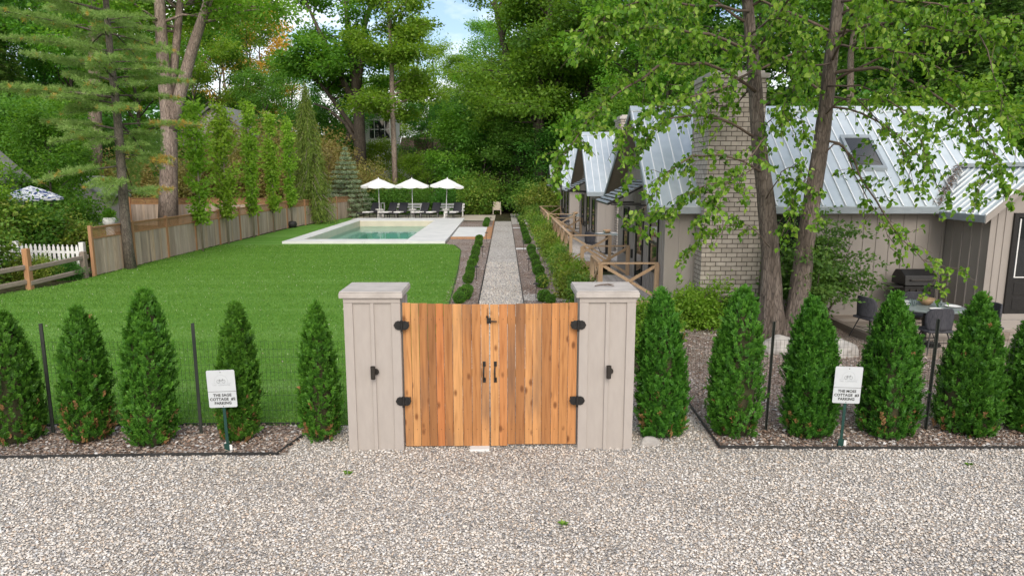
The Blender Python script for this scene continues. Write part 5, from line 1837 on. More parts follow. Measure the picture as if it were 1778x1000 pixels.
leaves('foliage', np.array([0, 0, 1.58]) + D * (0.30 * rs.rand(n, 1)), D, rs.normal(size=(n, 3)), np.full(n, 0.12), np.full(n, 0.05), M['leafmaple'], root, rs.rand(n))


def white_pine():
    rs = np.random.RandomState(12)
    Y = 23.9
    root = thing('pine_tree', 'soft-needled pine with a thin leaning trunk at the left edge of the lawn', 'tree', (xat(228, Y), Y, 0))
    off = Vector(root.location)
    tp = [at(228, 468, Y), at(221, 420, Y), at(216, 360, Y), at(211, 290, Y), at(205, 210, Y), at(196, 130, Y), at(187, 40, Y), at(180, -60, Y), at(172, -200, Y)]
    tp[0].z = -0.05
    tp = [p - off for p in tp]
    paths = [(tp, [0.21, 0.18, 0.165, 0.15, 0.135, 0.12, 0.10, 0.08, 0.03])]
    zs = np.array([p.z for p in tp])

    def ton(z):
        return Vector((np.interp(z, zs, [p.x for p in tp]), np.interp(z, zs, [p.y for p in tp]), z))
    P, D = [], []
    z = 2.9
    i = 0
    while z < zs[-1] - 0.2:
        u = (z - 2.9) / (zs[-1] - 2.9)
        nb = 5 if z < 4.2 else 6
        for k in range(nb):
            az = k * 2 * math.pi / nb + i * 0.9 + rs.normal() * 0.3
            ln = (3.9 * (1 - u) ** 0.5 + 0.5) * (0.6 + 0.55 * rs.rand())
            if z < 4.6: ln *= 0.62
            ln *= 0.82 - 0.32 * math.cos(az) + 0.08 * math.sin(az)
            d = np.array([math.cos(az), math.sin(az), 0])
            q = np.linspace(0, 1, 6)
            st = ton(max(2.7, z + rs.normal() * 0.32))
            zz = st.z + ln * ((0.16 + 0.12 * rs.normal()) * q - 0.10 * q * q + rs.normal() * 0.03 * q) - 0.3 * q * ln * (0.5 if z < 5 else 0.12)
            pts = np.array([st.x, st.y, 0])[None] + d[None] * (q * ln)[:, None]
            pts[:, 2] = zz
            paths.append(([Vector(p) for p in pts], [0.032 * (1 - 0.8 * t) * (0.5 + ln / 4) for t in q]))
            ns = int(10 * ln)
            for s in range(ns):
                t = 0.22 + 0.78 * (s + rs.rand()) / ns
                base = np.array([np.interp(t, q, pts[:, a]) for a in range(3)])
                side = np.array([-d[1], d[0], 0]) * (1 if s % 2 else -1)
                sl = ln * 0.30 * (1.1 - t) + 0.12
                dd = d * 0.75 + side * 0.8 + np.array([0, 0, 0.06])
                dd = dd / np.linalg.norm(dd)
                ntf = max(2, int(sl / 0.11))
                for j in range(ntf):
                    c = base + dd * sl * (j + 0.6) / ntf + rs.normal(size=3) * 0.03
                    m = 20
                    P.append(np.repeat(c[None], m, 0) + rs.normal(size=(m, 3)) * 0.012)
                    x = rs.normal(size=(m, 3)) * 0.75 + dd[None] * 0.9 + np.array([0, 0, 0.12])
                    D.append(x)
        z += 0.50 + 0.2 * rs.rand()
        i += 1
    wood('trunk', paths, M['barkpine'], root, 7)
    P, D = np.concatenate(P), np.concatenate(D)
    n = len(P)
    l = 0.11 + 0.06 * rs.rand(n)
    low = (P[:, 2] < 5.4) & (P[:, 0] > 0.8)
    rv = np.repeat(rs.rand(n // 20), 20) * 0.6 + rs.rand(n) * 0.28
    dead = np.repeat(rs.rand(n // 20), 20) < np.where(low, 0.5, 0.03)
    rv = np.where(dead, 0.94 + 0.06 * rs.rand(n), rv)
    leaves('foliage', P, D, rs.normal(size=(n, 3)), l, np.full(n, 0.016), M['needle'], root, rv, fold=0.0)


white_pine()


def hornbeam(seed, H, W, label, cb=1.2):
    rs = np.random.RandomState(seed)
    root = thing('columnar_tree', label, 'tree', (0, 0, 0), 0, 'slender columnar trees along the board fence')
    paths = [([Vector((0, 0, -0.02)), Vector((0.03, 0, H * 0.5)), Vector((0, 0.02, H))], [0.05, 0.035, 0.008])]
    C, Cr = [], []
    nb = int(H * 9)
    for i in range(nb):
        u = i / nb
        z = cb + (H - cb) * u
        az = i * 2.399
        ln = W * 0.5 * (0.55 + 0.65 * rs.rand()) * (math.sin(math.pi * (0.12 + 0.80 * u)) ** 0.5)
        d = Vector((math.cos(az), math.sin(az), 0.9)).normalized()
        e = Vector((0, 0, z)) + d * ln
        paths.append(([Vector((0, 0, z)), e], [0.012, 0.004]))
        if rs.rand() < 0.74:
            C += [Vector((0, 0, z)) + d * ln * 0.5, e]; Cr += [0.12, 0.16]
    wood('trunk', paths, M['palestem'], root, 6)
    C = np.array([tuple(c) for c in C])
    P, D = clusters(rs, C, np.array(Cr), 34, 0.9)
    n = len(P)
    s = 0.12 + 0.09 * rs.rand(n)
    leaves('crown', P, D, unit(rs.normal(size=(n, 3)) * 0.8 + np.array([0, -0.3, 0.7])), s, s * 0.62, M['leafcolumn'], root, np.clip(np.repeat(rs.rand(len(C)), 34) * 0.4 + rs.rand(n) * 0.4, 0, 1))
    return root


for (px, Y, H, W, sd, lab) in ((350, 29.3, 6.1, 1.15, 1, 'columnar tree with bushy low foliage, nearest of the row on the board fence'),
                               (396, 32.2, 6.2, 1.35, 2, 'second columnar tree along the board fence, widest and loosest of the row'),
                               (441, 35.5, 6.7, 0.95, 3, 'third columnar tree along the board fence, with a gap below its top'),
                               (477, 38.8, 6.6, 0.85, 4, 'fourth columnar tree along the board fence, thin and very straight'),
                               (508, 42.0, 6.4, 0.8, 5, 'last columnar tree of the row, with a black bag at its foot')):
    o = hornbeam(sd, H, W, lab); o.location = (xat(px, Y), Y, 0)
    if sd == 5:
        b = MB(); b.lathe([(0, 0), (0.22, 0), (0.3, 0.2), (0.24, 0.36), (0.1, 0.4), (0, 0.4)], n=14)
        w_ = b.build('watering_bag', M['edging'], smooth=True); w_.location = (o.location.x, Y - 0.02, 0.012)
        setp(w_, 'black watering bag round the foot of the last columnar tree', 'watering bag')

o = conifer(31, 'weeping_conifer', 9.2, 1.55, 30, 34, 0.20, 0.035, 'needleweep', 'barkgrey', droop=0.75, up=0.12, cb=0.14, tr=0.13, hang=1.6, power=0.75, tuft=9, label='tall weeping conifer with a thin bare trunk at the far end of the board fence')
o.location = (xat(541, 45.5), 45.5, 0)
o = conifer(32, 'blue_spruce', 5.2, 2.3, 15, 60, 0.14, 0.04, 'needlespruce', 'barkgrey', droop=0.12, up=0.10, cb=0.05, tr=0.08, whorl=8, power=0.95, tuft=10, label='pale blue-green spruce left of the parasols')
o.location = (xat(605, 52.5), 52.5, 0)

# ------------------------------------------------------------------ box balls, path lights, shrubs along the deck
def boxwood(label, seed, r=0.2):
    rs = np.random.RandomState(seed)
    root = thing('boxwood', label, 'boxwood', (0, 0, 0), 0, 'clipped boxwood balls along the gravel path')
    b = MB(); b.lathe([(0, 0), (r * 0.5, 0.02), (r * 0.82, r * 0.6), (r * 0.8, r * 1.1), (r * 0.5, r * 1.5), (0, r * 1.66)], n=10); b.build('stem', M['boxcore'], root, smooth=True)
    n = 2600
    d = unit(rs.normal(size=(n, 3)))
    P = d * r * (0.86 + 0.16 * rs.rand(n, 1)) * (1 + 0.06 * np.sin(d[:, :1] * 6 + seed)) * np.array([1, 1, 0.95]) + np.array([0, 0, r * 0.92])
    P[:, 2] = np.maximum(P[:, 2], 0.01)
    s = 0.022 + 0.02 * rs.rand(n)
    leaves('foliage', P, d + rs.normal(size=(n, 3)) * 0.7, d + rs.normal(size=(n, 3)) * 0.7, s, s * 0.65, M['leafbox'], root, rs.rand(n))
    return root


bx = [boxwood('', 41), boxwood('', 42)]
ORD = ['first', 'second', 'third', 'fourth', 'fifth', 'sixth', 'seventh', 'eighth', 'ninth', 'tenth', 'eleventh', 'twelfth', 'thirteenth', 'fourteenth', 'fifteenth', 'sixteenth']
used = [False, False]


def place_box(x, y, s, lab):
    k = rnd.randrange(2)
    o = dup(bx[k]) if used[k] else bx[k]
    used[k] = True
    o.location = (x, y, 0.008); o.rotation_euler = (0, 0, rnd.random() * 6); o.scale = (s * 0.82 * (1 + 0.004 * (y - 17)),) * 3
    o['label'] = lab


left = [(-1.16, 17.35, 1.0), (-1.06, 17.85, 1.15), (-1.02, 18.5, 1.0), (-1.1, 20.6, 0.95), (-1.08, 21.3, 0.9), (-1.12, 22.5, 0.95), (-1.13, 24.0, 1.0), (-1.12, 25.3, 1.0), (-1.15, 27.3, 1.0), (-1.18, 28.9, 1.0), (-1.16, 31.0, 1.05), (-1.2, 33.2, 1.05), (-1.12, 42.2, 1.0), (-1.12, 43.8, 1.05), (-1.12, 46.0, 1.05)]
for i, (x, y, s) in enumerate(left):
    place_box(x, y, s, ORD[i] + ' boxwood ball from the gate in the row left of the gravel path')
right = [(1.05, 17.5, 1.05), (1.2, 17.25, 0.8), (1.12, 19.7, 1.1), (1.14, 20.7, 0.95), (1.13, 22.2, 1.1), (1.14, 23.8, 1.0), (1.15, 25.5, 1.05), (1.12, 27.2, 0.95), (1.15, 28.6, 1.1), (1.1, 32.2, 1.1), (1.12, 34.0, 1.0), (1.12, 36.0, 1.05), (1.13, 38.2, 1.0), (1.15, 40.4, 1.05), (1.13, 43.2, 1.0), (1.12, 46.2, 1.05)]
for i, (x, y, s) in enumerate(right):
    place_box(x, y, s, ORD[i] + ' boxwood ball from the gate in the row right of the gravel path')


def path_light(lab):
    root = thing('path_light', lab, 'lamp', (0, 0, 0), 0, 'small black path lights beside the gravel path')
    b = MB(); b.tube([(0, 0, 0), (0, 0, 0.40)], 0.009, 8); b.build('stem', M['black'], root)
    b = MB(); b.lathe([(0, 0.46), (0.03, 0.45), (0.085, 0.415), (0.085, 0.408), (0, 0.40)], n=18); b.build('lamp_head', M['bronze'], root)
    return root


pl = path_light('nearest path light left of the gravel path')
pls = [(-0.86, 21.2, None), (-0.86, 27.0, 'second path light from the gate left of the gravel path'), (-0.86, 33.5, 'path light left of the gravel path, at the near corner of the white pad'), (-0.86, 44.8, 'farthest path light left of the gravel path'),
       (0.85, 17.9, 'nearest path light right of the gravel path'), (0.85, 23.2, 'second path light from the gate right of the gravel path'), (0.85, 29.2, 'third path light from the gate right of the gravel path'), (0.85, 44.0, 'farthest path light right of the gravel path')]
for i, (x, y, lab) in enumerate(pls):
    o = pl if i == 0 else dup(pl, label=lab)
    o.location = (x, y, 0.006)

sv = [shrub(51, 'garden_shrub', 1.15, 0.62, 12, 42, 0.085, 'leafshrub'), shrub(52, 'garden_shrub', 1.0, 0.7, 10, 40, 0.09, 'leafshrub'), shrub(53, 'garden_shrub', 0.85, 0.6, 11, 46, 0.07, 'leaflight')]
deckshrubs = [(1.78, 16.6, 0, 0.95), (1.7, 18.0, 1, 1.0), (1.85, 19.4, 2, 1.1), (1.75, 20.6, 0, 1.0), (1.72, 22.0, 1, 0.9), (1.8, 23.6, 0, 0.95), (1.78, 25.3, 2, 1.05), (1.75, 27.2, 0, 1.05), (1.8, 29.3, 1, 1.1), (1.78, 31.8, 0, 1.1), (1.85, 34.2, 2, 1.3), (1.85, 36.8, 0, 1.15), (1.9, 39.8, 1, 1.35), (1.85, 43.0, 0, 1.3), (1.95, 46.3, 1, 1.5)]
ln_ = 'leafy shrub in the bed between the gravel path and the decks, '
first = [True] * 3
for i, (x, y, k, s) in enumerate(deckshrubs):
    o = sv[k] if first[k] else dup(sv[k])
    first[k] = False
    o.location = (x + 0.14, y, 0.006); o.rotation_euler = (0, 0, i * 1.7); o.scale = (s * 0.66, s * 0.72, s * 0.84)
    setp(o, ln_ + ORD[i] + ' from the gate', 'shrub', 'leafy shrubs along the decks')
for (sd, px, Y, H, CR, mat, lab) in ((61, 1217, 14.6, 0.95, 0.62, 'leaflight', 'bright yellow-green shrub at the foot of the brick chimney'),
                                     (62, 1128, 12.3, 1.0, 0.55, 'leaflight', 'bright green shrub between the right gate pillar and the first arborvitae'),
                                     (63, 1300, 14.2, 0.8, 0.4, 'leafdark', 'dark green shrub between the chimney and the double trunk')):
    o = shrub(sd, 'garden_shrub', H, CR, 16, 50, 0.075, mat, label=lab)
    o.location = (xat(px, Y), Y, 0.008)
o = shrub(64, 'lace_leaf_shrub', 2.5, 1.05, 13, 60, 0.075, 'needledark', 'barkred', flat=0.3, label='dark feathery multi-stemmed shrub right of the double trunk, before the cottage wall', base=0.42, levels=6, crad=0.22)
o.location = (xat(1420, 14.4), 14.4, 0.008)


# ------------------------------------------------------------------ the big double-trunked tree before the cottage
def rough_trunk(name, paths, mat, parent, n=30, amp=0.085):
    from mathutils import noise
    b = MB()
    for q, (pts, rad) in enumerate(paths):
        P, Rr = [], []
        for i in range(len(pts) - 1):
            a, e = pts[max(i - 1, 0)], pts[min(i + 2, len(pts) - 1)]
            m_ = max(3, int((pts[i + 1] - pts[i]).length / 0.07))
            for k in range(m_):
                t = k / m_
                P.append(0.5 * ((2 * pts[i]) + (pts[i + 1] - a) * t + (2 * a - 5 * pts[i] + 4 * pts[i + 1] - e) * t * t + (3 * pts[i] - a - 3 * pts[i + 1] + e) * t ** 3))
                Rr.append(rad[i] + (rad[i + 1] - rad[i]) * t)
        P.append(pts[-1]); Rr.append(rad[-1])
        k0 = len(b.v)
        b.tube(P, Rr, n)
        for i, c in enumerate(P):
            for k in range(n):
                v = Vector(b.v[k0 + i * n + k])
                d = v - c
                u = d.normalized()
                w1 = noise.noise(Vector((u.x * 3.2 + q * 7, u.y * 3.2, c.z * 0.9)))
                w2 = noise.noise(Vector((u.x * 9 + q * 3, u.y * 9, c.z * 2.6)))
                w3 = noise.noise(Vector((q * 5.0, 1.0, c.z * 1.1)))
                b.v[k0 + i * n + k] = tuple(c + d * (1 + amp * w1 + amp * 0.8 * w2 + 0.06 * w3))
    return b.build(name, mat, parent, smooth=True, recalc=False)


def birch():
    rs = np.random.RandomState(77)
    root = thing('birch_tree', 'large double-trunked birch with rough bark in front of the nearest cottage', 'tree', (5.66, 13.5, 0))
    off = Vector(root.location)
    Y = 13.5

    def pp(px, py, y): return at(px, py, y) - off
    TL = [pp(1340, 600, Y), pp(1339, 530, Y), pp(1337, 440, Y), pp(1329, 340, Y), pp(1318, 255, Y), pp(1311, 150, Y + .1), pp(1301, 40, Y + .2), pp(1292, -60, Y + .2), pp(1282, -230, Y + .3)]
    TR = [pp(1376, 600, Y), pp(1385, 530, Y), pp(1395, 450, Y), pp(1406, 370, Y), pp(1421, 280, Y), pp(1433, 195, Y), pp(1442, 110, Y - .1), pp(1456, 0, Y - .2), pp(1474, -160, Y - .2)]
    TL[0].z = TR[0].z = -0.1
    paths = [(TL, [0.33, 0.225, 0.175, 0.16, 0.142, 0.125, 0.105, 0.09, 0.05]), (TR, [0.32, 0.215, 0.175, 0.162, 0.148, 0.135, 0.12, 0.10, 0.05])]
    BR = [
        ([(1312, 160, 13.5), (1250, 118, 13), (1170, 112, 12.6), (1090, 150, 12.3), (1030, 200, 12.1), (985, 262, 12), (962, 300, 12)], 0.05),
        ([(1306, 90, 13.5), (1230, 62, 12.5), (1140, 48, 12), (1060, 60, 11.6), (1005, 85, 11.4)], 0.045),
        ([(1316, 240, 13.5), (1270, 215, 13.2), (1210, 200, 13), (1150, 215, 12.8), (1110, 262, 12.7), (1090, 320, 12.6)], 0.04),
        ([(1325, 300, 13.4), (1270, 275, 13), (1200, 275, 12.7), (1150, 310, 12.5), (1118, 365, 12.4), (1100, 400, 12.4)], 0.035),
        ([(1318, 255, 13.4), (1330, 235, 12.6), (1290, 285, 12), (1245, 340, 11.8), (1225, 380, 11.7)], 0.03),
        ([(1428, 240, 13.5), (1470, 262, 13.2), (1505, 325, 12.9), (1550, 395, 12.6), (1600, 450, 12.4), (1645, 505, 12.3)], 0.035),
        ([(1600, 450, 12.4), (1640, 462, 12.3), (1675, 470, 12.2)], 0.012),
        ([(1440, 130, 13.4), (1520, 120, 13), (1600, 148, 12.6), (1680, 210, 12.3), (1735, 285, 12.1), (1742, 350, 12)], 0.05),
        ([(1450, 60, 13.3), (1540, 40, 12.6), (1640, 50, 12.1), (1730, 80, 11.8), (1800, 120, 11.6)], 0.05),
        ([(1434, 185, 13.5), (1500, 200, 13.2), (1560, 238, 13), (1620, 300, 12.8), (1650, 355, 12.7)], 0.035),
        ([(1424, 270, 13.4), (1462, 250, 13.2), (1495, 330, 13.1), (1530, 380, 13), (1545, 430, 13)], 0.025),
        ([(1330, 345, 13.3), (1352, 310, 12.9), (1380, 290, 12.7), (1410, 330, 12.5), (1420, 380, 12.5)], 0.02),
        ([(1336, 430, 13.3), (1310, 400, 12.8), (1270, 390, 12.5), (1225, 415, 12.4), (1190, 440, 12.4)], 0.014),
        ([(1322, 280, 13.3), (1280, 310, 12.6), (1230, 320, 12.3), (1180, 350, 12.2), (1150, 380, 12.2)], 0.02),
        ([(1309, 120, 13.5), (1260, 150, 12.4), (1190, 170, 11.9), (1120, 200, 11.6), (1070, 250, 11.5)], 0.035),
        ([(1303, 60, 13.5), (1350, 30, 12.6), (1390, 60, 12.0), (1400, 120, 11.8)], 0.03),
        ([(1442, 110, 13.3), (1400, 120, 12.7), (1370, 160, 12.3), (1355, 210, 12.2)], 0.025),
        ([(1437, 150, 13.3), (1490, 150, 12.6), (1545, 175, 12.1), (1590, 225, 11.9), (1610, 270, 11.8)], 0.03),
        ([(1446, 80, 13.3), (1510, 85, 12.4), (1580, 95, 11.9), (1650, 140, 11.7), (1700, 200, 11.6)], 0.035),
        ([(1300, 20, 13.6), (1220, 10, 12.6), (1130, 0, 12.0), (1060, 20, 11.6), (1030, 50, 11.5)], 0.04),
        ([(1455, 5, 13.3), (1530, 0, 12.4), (1620, 10, 11.9), (1710, 35, 11.6), (1770, 60, 11.5)], 0.04),
        ([(1310, 140, 13.5), (1280, 180, 14.2), (1220, 185, 14.6), (1160, 200, 14.8)], 0.03),
        ([(1436, 170, 13.5), (1500, 175, 14.2), (1570, 190, 14.6), (1640, 220, 14.8), (1690, 260, 14.8)], 0.03),
        ([(1700, 60, 11.6), (1740, 170, 11.2), (1765, 250, 11.1)], 0.015),
        ([(1320, 225, 13.5), (1345, 205, 13.0), (1380, 200, 12.8), (1400, 235, 12.7)], 0.018),
        ([(1418, 300, 13.4), (1390, 320, 13.0), (1375, 350, 12.8), (1372, 395, 12.8)], 0.014),
        ([(1735, 285, 12.1), (1700, 330, 12.0), (1690, 370, 12.0)], 0.012),
        ([(1433, 200, 13.4), (1470, 170, 12.9), (1530, 215, 12.6), (1575, 280, 12.4), (1585, 330, 12.4)], 0.025),
    ]
    branches = [([pp(*p) for p in pts], r) for pts, r in BR]
    # upper limbs, mostly above the picture, all round
    for tr_, i0 in ((TL, 5), (TR, 5)):
        for k in range(13):
            f = i0 + 3 * (k + rs.rand()) / 13
            j = min(int(f), 7)
            st = tr_[j].lerp(tr_[j + 1], f - j)
            az = k * 2.399 + (0 if tr_ is TL else 1.2)
            ln = 2.2 + 1.8 * rs.rand()
            d = Vector((math.cos(az), math.sin(az), 0.5)).normalized()
            branches.append(([st, st + d * ln * 0.4, st + d * ln * 0.75 + Vector((0, 0, -0.05)), st + d * ln + Vector((0, 0, -0.45)), st + d * ln * 1.08 + Vector((0, 0, -0.95))], 0.04))
    P, D, Nn = [], [], []

    def leafed(pts, n):
        for _ in range(n):
            f = rs.rand() ** 0.8 * (len(pts) - 1)
            j = min(int(f), len(pts) - 2)
            b = pts[j].lerp(pts[j + 1], f - j)
            o_ = rs.normal(size=3) * 0.035
            P.append(np.array(b) + o_)
            D.append(np.array([rs.normal() * 0.55, rs.normal() * 0.55, -0.75 + 0.35 * rs.normal()]))
            Nn.append(np.array([rs.normal(), rs.normal() - 0.5, 0.55 + 0.4 * rs.normal()]))
    sparse = {12: 0.6, 4: 0.9, 5: 0.55, 6: 0.6, 9: 0.5, 10: 0.5, 11: 0.8, 13: 0.9, 3: 0.9, 26: 0.6, 27: 0.5, 2: 0.8, 0: 1.2, 1: 1.5, 15: 1.5, 16: 1.3, 8: 1.5, 18: 1.4, 19: 1.5, 20: 1.5}
    for bi, (pts, r) in enumerate(branches):
        n_ = len(pts)
        sm = []
        for i in range(n_ - 1):                     # smooth and kink the branch
            for q in (0.0, 0.33, 0.66):
                a = pts[max(i - 1, 0)]; b = pts[i]; c = pts[i + 1]; e = pts[min(i + 2, n_ - 1)]
                t = q
                v = 0.5 * ((2 * b) + (c - a) * t + (2 * a - 5 * b + 4 * c - e) * t * t + (3 * b - a - 3 * c + e) * t ** 3)
                sm.append(v + (Vector(rs.normal(size=3)) * 0.018 if i + q > 0 else Vector()))
        sm.append(pts[-1])
        paths.append((sm, [max(0.0035, r * 0.72 * (1 - 0.9 * k / (len(sm) - 1))) for k in range(len(sm))]))
        length = sum((sm[k + 1] - sm[k]).length for k in range(len(sm) - 1))
        nt_ = int(length * 9.0 * sparse.get(bi, 1.0))
        for k in range(nt_):
            f = (0.2 + 0.8 * (k + rs.rand()) / nt_) * (len(sm) - 1)
            j = min(int(f), len(sm) - 2)
            b = sm[j].lerp(sm[j + 1], f - j)
            dr_ = (sm[j + 1] - sm[j]).normalized()
            d = (dr_ * 0.6 + Vector(rs.normal(size=3)) * 0.7 + Vector((0, 0, -0.12))).normalized()
            tl = 0.22 + 0.42 * rs.rand()
            tp = [b, b + d * tl * 0.5 + Vector((0, 0, 0.02)), b + d * tl + Vector((0, 0, -0.12 * tl))]
            paths.append((tp, [0.006, 0.004, 0.0025]))
            leafed(tp, 8 + rs.randint(9))
        leafed(sm[len(sm) // 2:], int(length * 6 * sparse.get(bi, 1.0)))
    rough_trunk('trunk', paths[:2], M['barkred'], root)
    wood('branch', paths[2:], M['twig'], root, 6)
    P, D, Nn = np.array(P), np.array(D), np.array(Nn)
    l = 0.070 + 0.055 * rs.rand(len(P))
    leaves('crown', P, D, Nn, l, l * 0.78, M['leafbirch'], root, rs.rand(len(P)), ovate=True, fold=0.16)
    return len(P)


nb_ = birch()


# ------------------------------------------------------------------ woods behind
def stem_tree(seed, name, label, Y, stems, zmin, nlimb, ll, mat, bark, per=60, leafL=0.22, crad=0.8, flat=0.58, lowlimb=(), el=(0, 50)):
    """stems: list of (pixel waypoints, radii); limbs with leaf clusters leave them above zmin"""
    rs = np.random.RandomState(seed)
    p0 = at(stems[0][0][0][0], stems[0][0][0][1], Y)
    root = thing(name, label, 'tree', (p0.x, Y, 0))
    off = Vector((p0.x, Y, 0))
    paths, C, Cr = [], [], []
    for si, (pts, rad) in enumerate(stems):
        P = [at(p[0], p[1], Y + (p[2] if len(p) > 2 else 0)) - off for p in pts]
        if si == 0: P[0].z = -0.1
        paths.append((P, rad))
        cand = []
        for k in range(nlimb):
            for _ in range(30):
                f = rs.rand() * (len(P) - 1)
                j = min(int(f), len(P) - 2)
                st = P[j].lerp(P[j + 1], f - j)
                if st.z > zmin: break
            else: continue
            cand.append((st, (st.z - zmin) / max(0.1, P[-1].z - zmin)))
        for i, (st, u) in enumerate(cand):
            az = i * 2.399 + rs.rand() + si
            e_ = R(el[0] + (el[1] - el[0]) * u + rs.normal() * 8)
            ln = ll * (0.65 + 0.6 * rs.rand()) * (1.1 - 0.4 * u)
            d = Vector((math.cos(az) * math.cos(e_), math.sin(az) * math.cos(e_), math.sin(e_)))
            L_ = [st + d * ln * q + Vector((0, 0, ln * 0.12 * math.sin(q * 2.4))) + Vector(rs.normal(size=3)) * 0.05 * ln * (q > 0) for q in (0, 0.25, 0.5, 0.75, 1)]
            paths.append((L_, [0.09, 0.07, 0.05, 0.03, 0.012]))
            C.append(L_[-1]); Cr.append(crad)
            for s in range(5):
                q = 0.3 + 0.7 * (s + rs.rand()) / 5
                j = min(int(q * 4), 3)
                b = L_[j].lerp(L_[j + 1], q * 4 - j)
                a2 = az + (1 if s % 2 else -1) * R(35 + 40 * rs.rand())
                d2 = Vector((math.cos(a2), math.sin(a2), 0.15 * rs.normal()))
                l2 = ln * (0.25 + 0.25 * rs.rand())
                paths.append(([b, b + d2 * l2 * 0.5 + Vector((0, 0, 0.1)), b + d2 * l2], [0.03, 0.02, 0.008]))
                for t in (0.4, 0.75, 1.0):
                    C.append(b + d2 * l2 * t); Cr.append(crad * (0.7 + 0.5 * rs.rand()))
    wood('trunk', paths, M[bark], root, 9)
    C = np.array([tuple(c) for c in C])
    P, D = clusters(rs, C, np.array(Cr), per, flat)
    n = len(P)
    s = leafL * (0.65 + 0.7 * rs.rand(n))
    leaves('crown', P, D, unit(rs.normal(size=(n, 3)) * 0.6 + np.array([0, 0, 1.0])), s, s * 0.7, M[mat], root, np.clip(np.repeat(rs.rand(len(C)), per) * 0.5 + rs.rand(n) * 0.5, 0, 1))
    return root


stem_tree(101, 'double_trunk_tree', 'big old tree with two pale grey-brown trunks forking low, behind the board fence', 41.5,
          [([(292, 392), (293, 330), (294, 250), (293, 205), (284, 120), (278, 20), (274, -80), (270, -200)], [0.60, 0.52, 0.46, 0.44, 0.36, 0.30, 0.25, 0.1]),
           ([(296, 225), (306, 190), (322, 130), (336, 80), (356, 20), (378, -50), (395, -160)], [0.40, 0.36, 0.33, 0.30, 0.25, 0.2, 0.08]),
           ([(293, 190), (303, 110, 0.6), (310, 40, 0.9), (318, -60, 1.2)], [0.26, 0.24, 0.21, 0.12])], 11.5, 13, 4.2, 'leaflight', 'barkgrey', 60, 0.2)
stem_tree(102, 'forked_dark_tree', 'dark trunk forking into three heavy limbs behind the left parasol and spruce', 64,
          [([(626, 318), (625, 250), (623, 190), (617, 150), (607, 80), (600, 0), (597, -80)], [0.65, 0.55, 0.48, 0.36, 0.28, 0.2, 0.1]),
           ([(622, 190), (600, 150), (578, 100), (552, 50), (530, 0)], [0.34, 0.3, 0.24, 0.18, 0.08]),
           ([(620, 160), (628, 100), (632, 50), (646, 0), (655, -60)], [0.34, 0.3, 0.24, 0.18, 0.08]),
           ([(625, 240), (590, 190), (560, 150), (535, 130)], [0.26, 0.2, 0.15, 0.08]),
           ([(625, 260), (600, 215), (570, 190), (545, 180)], [0.22, 0.18, 0.12, 0.06])], 9.5, 9, 4.0, 'leafmaple', 'barkdark', 50, 0.27, 0.9)
stem_tree(103, 'slender_tree', 'slender straight pale trunk with vivid green leaves before the white tower', 58,
          [([(686, 325), (684, 250), (681, 180), (680, 110), (676, 40), (672, -60)], [0.24, 0.22, 0.2, 0.18, 0.14, 0.06])], 7.5, 22, 3.4, 'leaflight', 'barkgrey', 55, 0.25, 0.8)
stem_tree(104, 'twin_trunk_tree', 'tall tree of two dark leaning trunks right of the sky gap, behind the path end', 60,
          [([(903, 318), (903, 250), (899, 190), (888, 130), (872, 70), (860, 10), (850, -80)], [0.5, 0.45, 0.4, 0.34, 0.27, 0.2, 0.1]),
           ([(912, 318), (914, 250), (917, 190), (922, 120), (926, 50), (926, -60)], [0.42, 0.38, 0.34, 0.3, 0.25, 0.1]),
           ([(899, 190), (915, 130), (950, 70), (975, 20)], [0.2, 0.18, 0.14, 0.07])], 6.5, 11, 4.4, 'leafmaple', 'barkdark', 75, 0.22, 0.95)
stem_tree(105, 'tall_tree', 'thick dark trunk leaning right, next to the farthest cottage roofs', 56,
          [([(938, 318), (936, 250), (934, 190), (940, 120), (952, 40), (960, -60)], [0.55, 0.5, 0.45, 0.4, 0.3, 0.15]),
           ([(935, 210), (960, 160), (985, 110), (1000, 60)], [0.25, 0.22, 0.16, 0.08])], 7, 15, 4.2, 'leafmaple', 'barkdark', 60, 0.25, 0.95)
stem_tree(106, 'bare_trunk_tree', 'bare pale trunk behind the pine, rising straight from the neighbouring yard', 47,
          [([(166, 330), (165, 250), (165, 170), (164, 90), (160, 0), (158, -120)], [0.46, 0.43, 0.4, 0.36, 0.3, 0.12])], 10.5, 16, 4.0, 'leafmaple', 'barkgrey', 55, 0.22)

LM = [(90, 'the white house'), (250, 'the pine'), (330, 'the big double trunk'), (400, 'the first columnar trees'), (515, 'the last columnar trees'), (590, 'the weeping conifer'), (640, 'the blue spruce'), (690, 'the leftmost parasol'),
      (745, 'the middle parasol'), (812, 'the parasol nearest the path'), (900, 'the end of the gravel path'), (985, 'the farthest cottage'), (1060, 'the second cottage'), (1200, 'the gable of the nearest cottage'), (1330, 'the brick chimney'),
      (1480, 'the double-trunked birch'), (1640, 'the skylight'), (99999, 'the entrance wing')]
wood_items = []
protos = {}


def wood_tree(kind, px, Y, s, far=None, sy=None):
    x = xat(px, Y)
    if kind not in protos:
        protos[kind] = KINDS_[kind][0]()
        o = protos[kind]
    else:
        o = dup(protos[kind])
    o.location = (x, Y, -0.05)
    o.rotation_euler = (0, 0, rnd.random() * 6.28)
    o.scale = (s * rnd.uniform(0.92, 1.08), s * rnd.uniform(0.92, 1.08), (sy or s))
    wood_items.append((o, kind, px, Y))


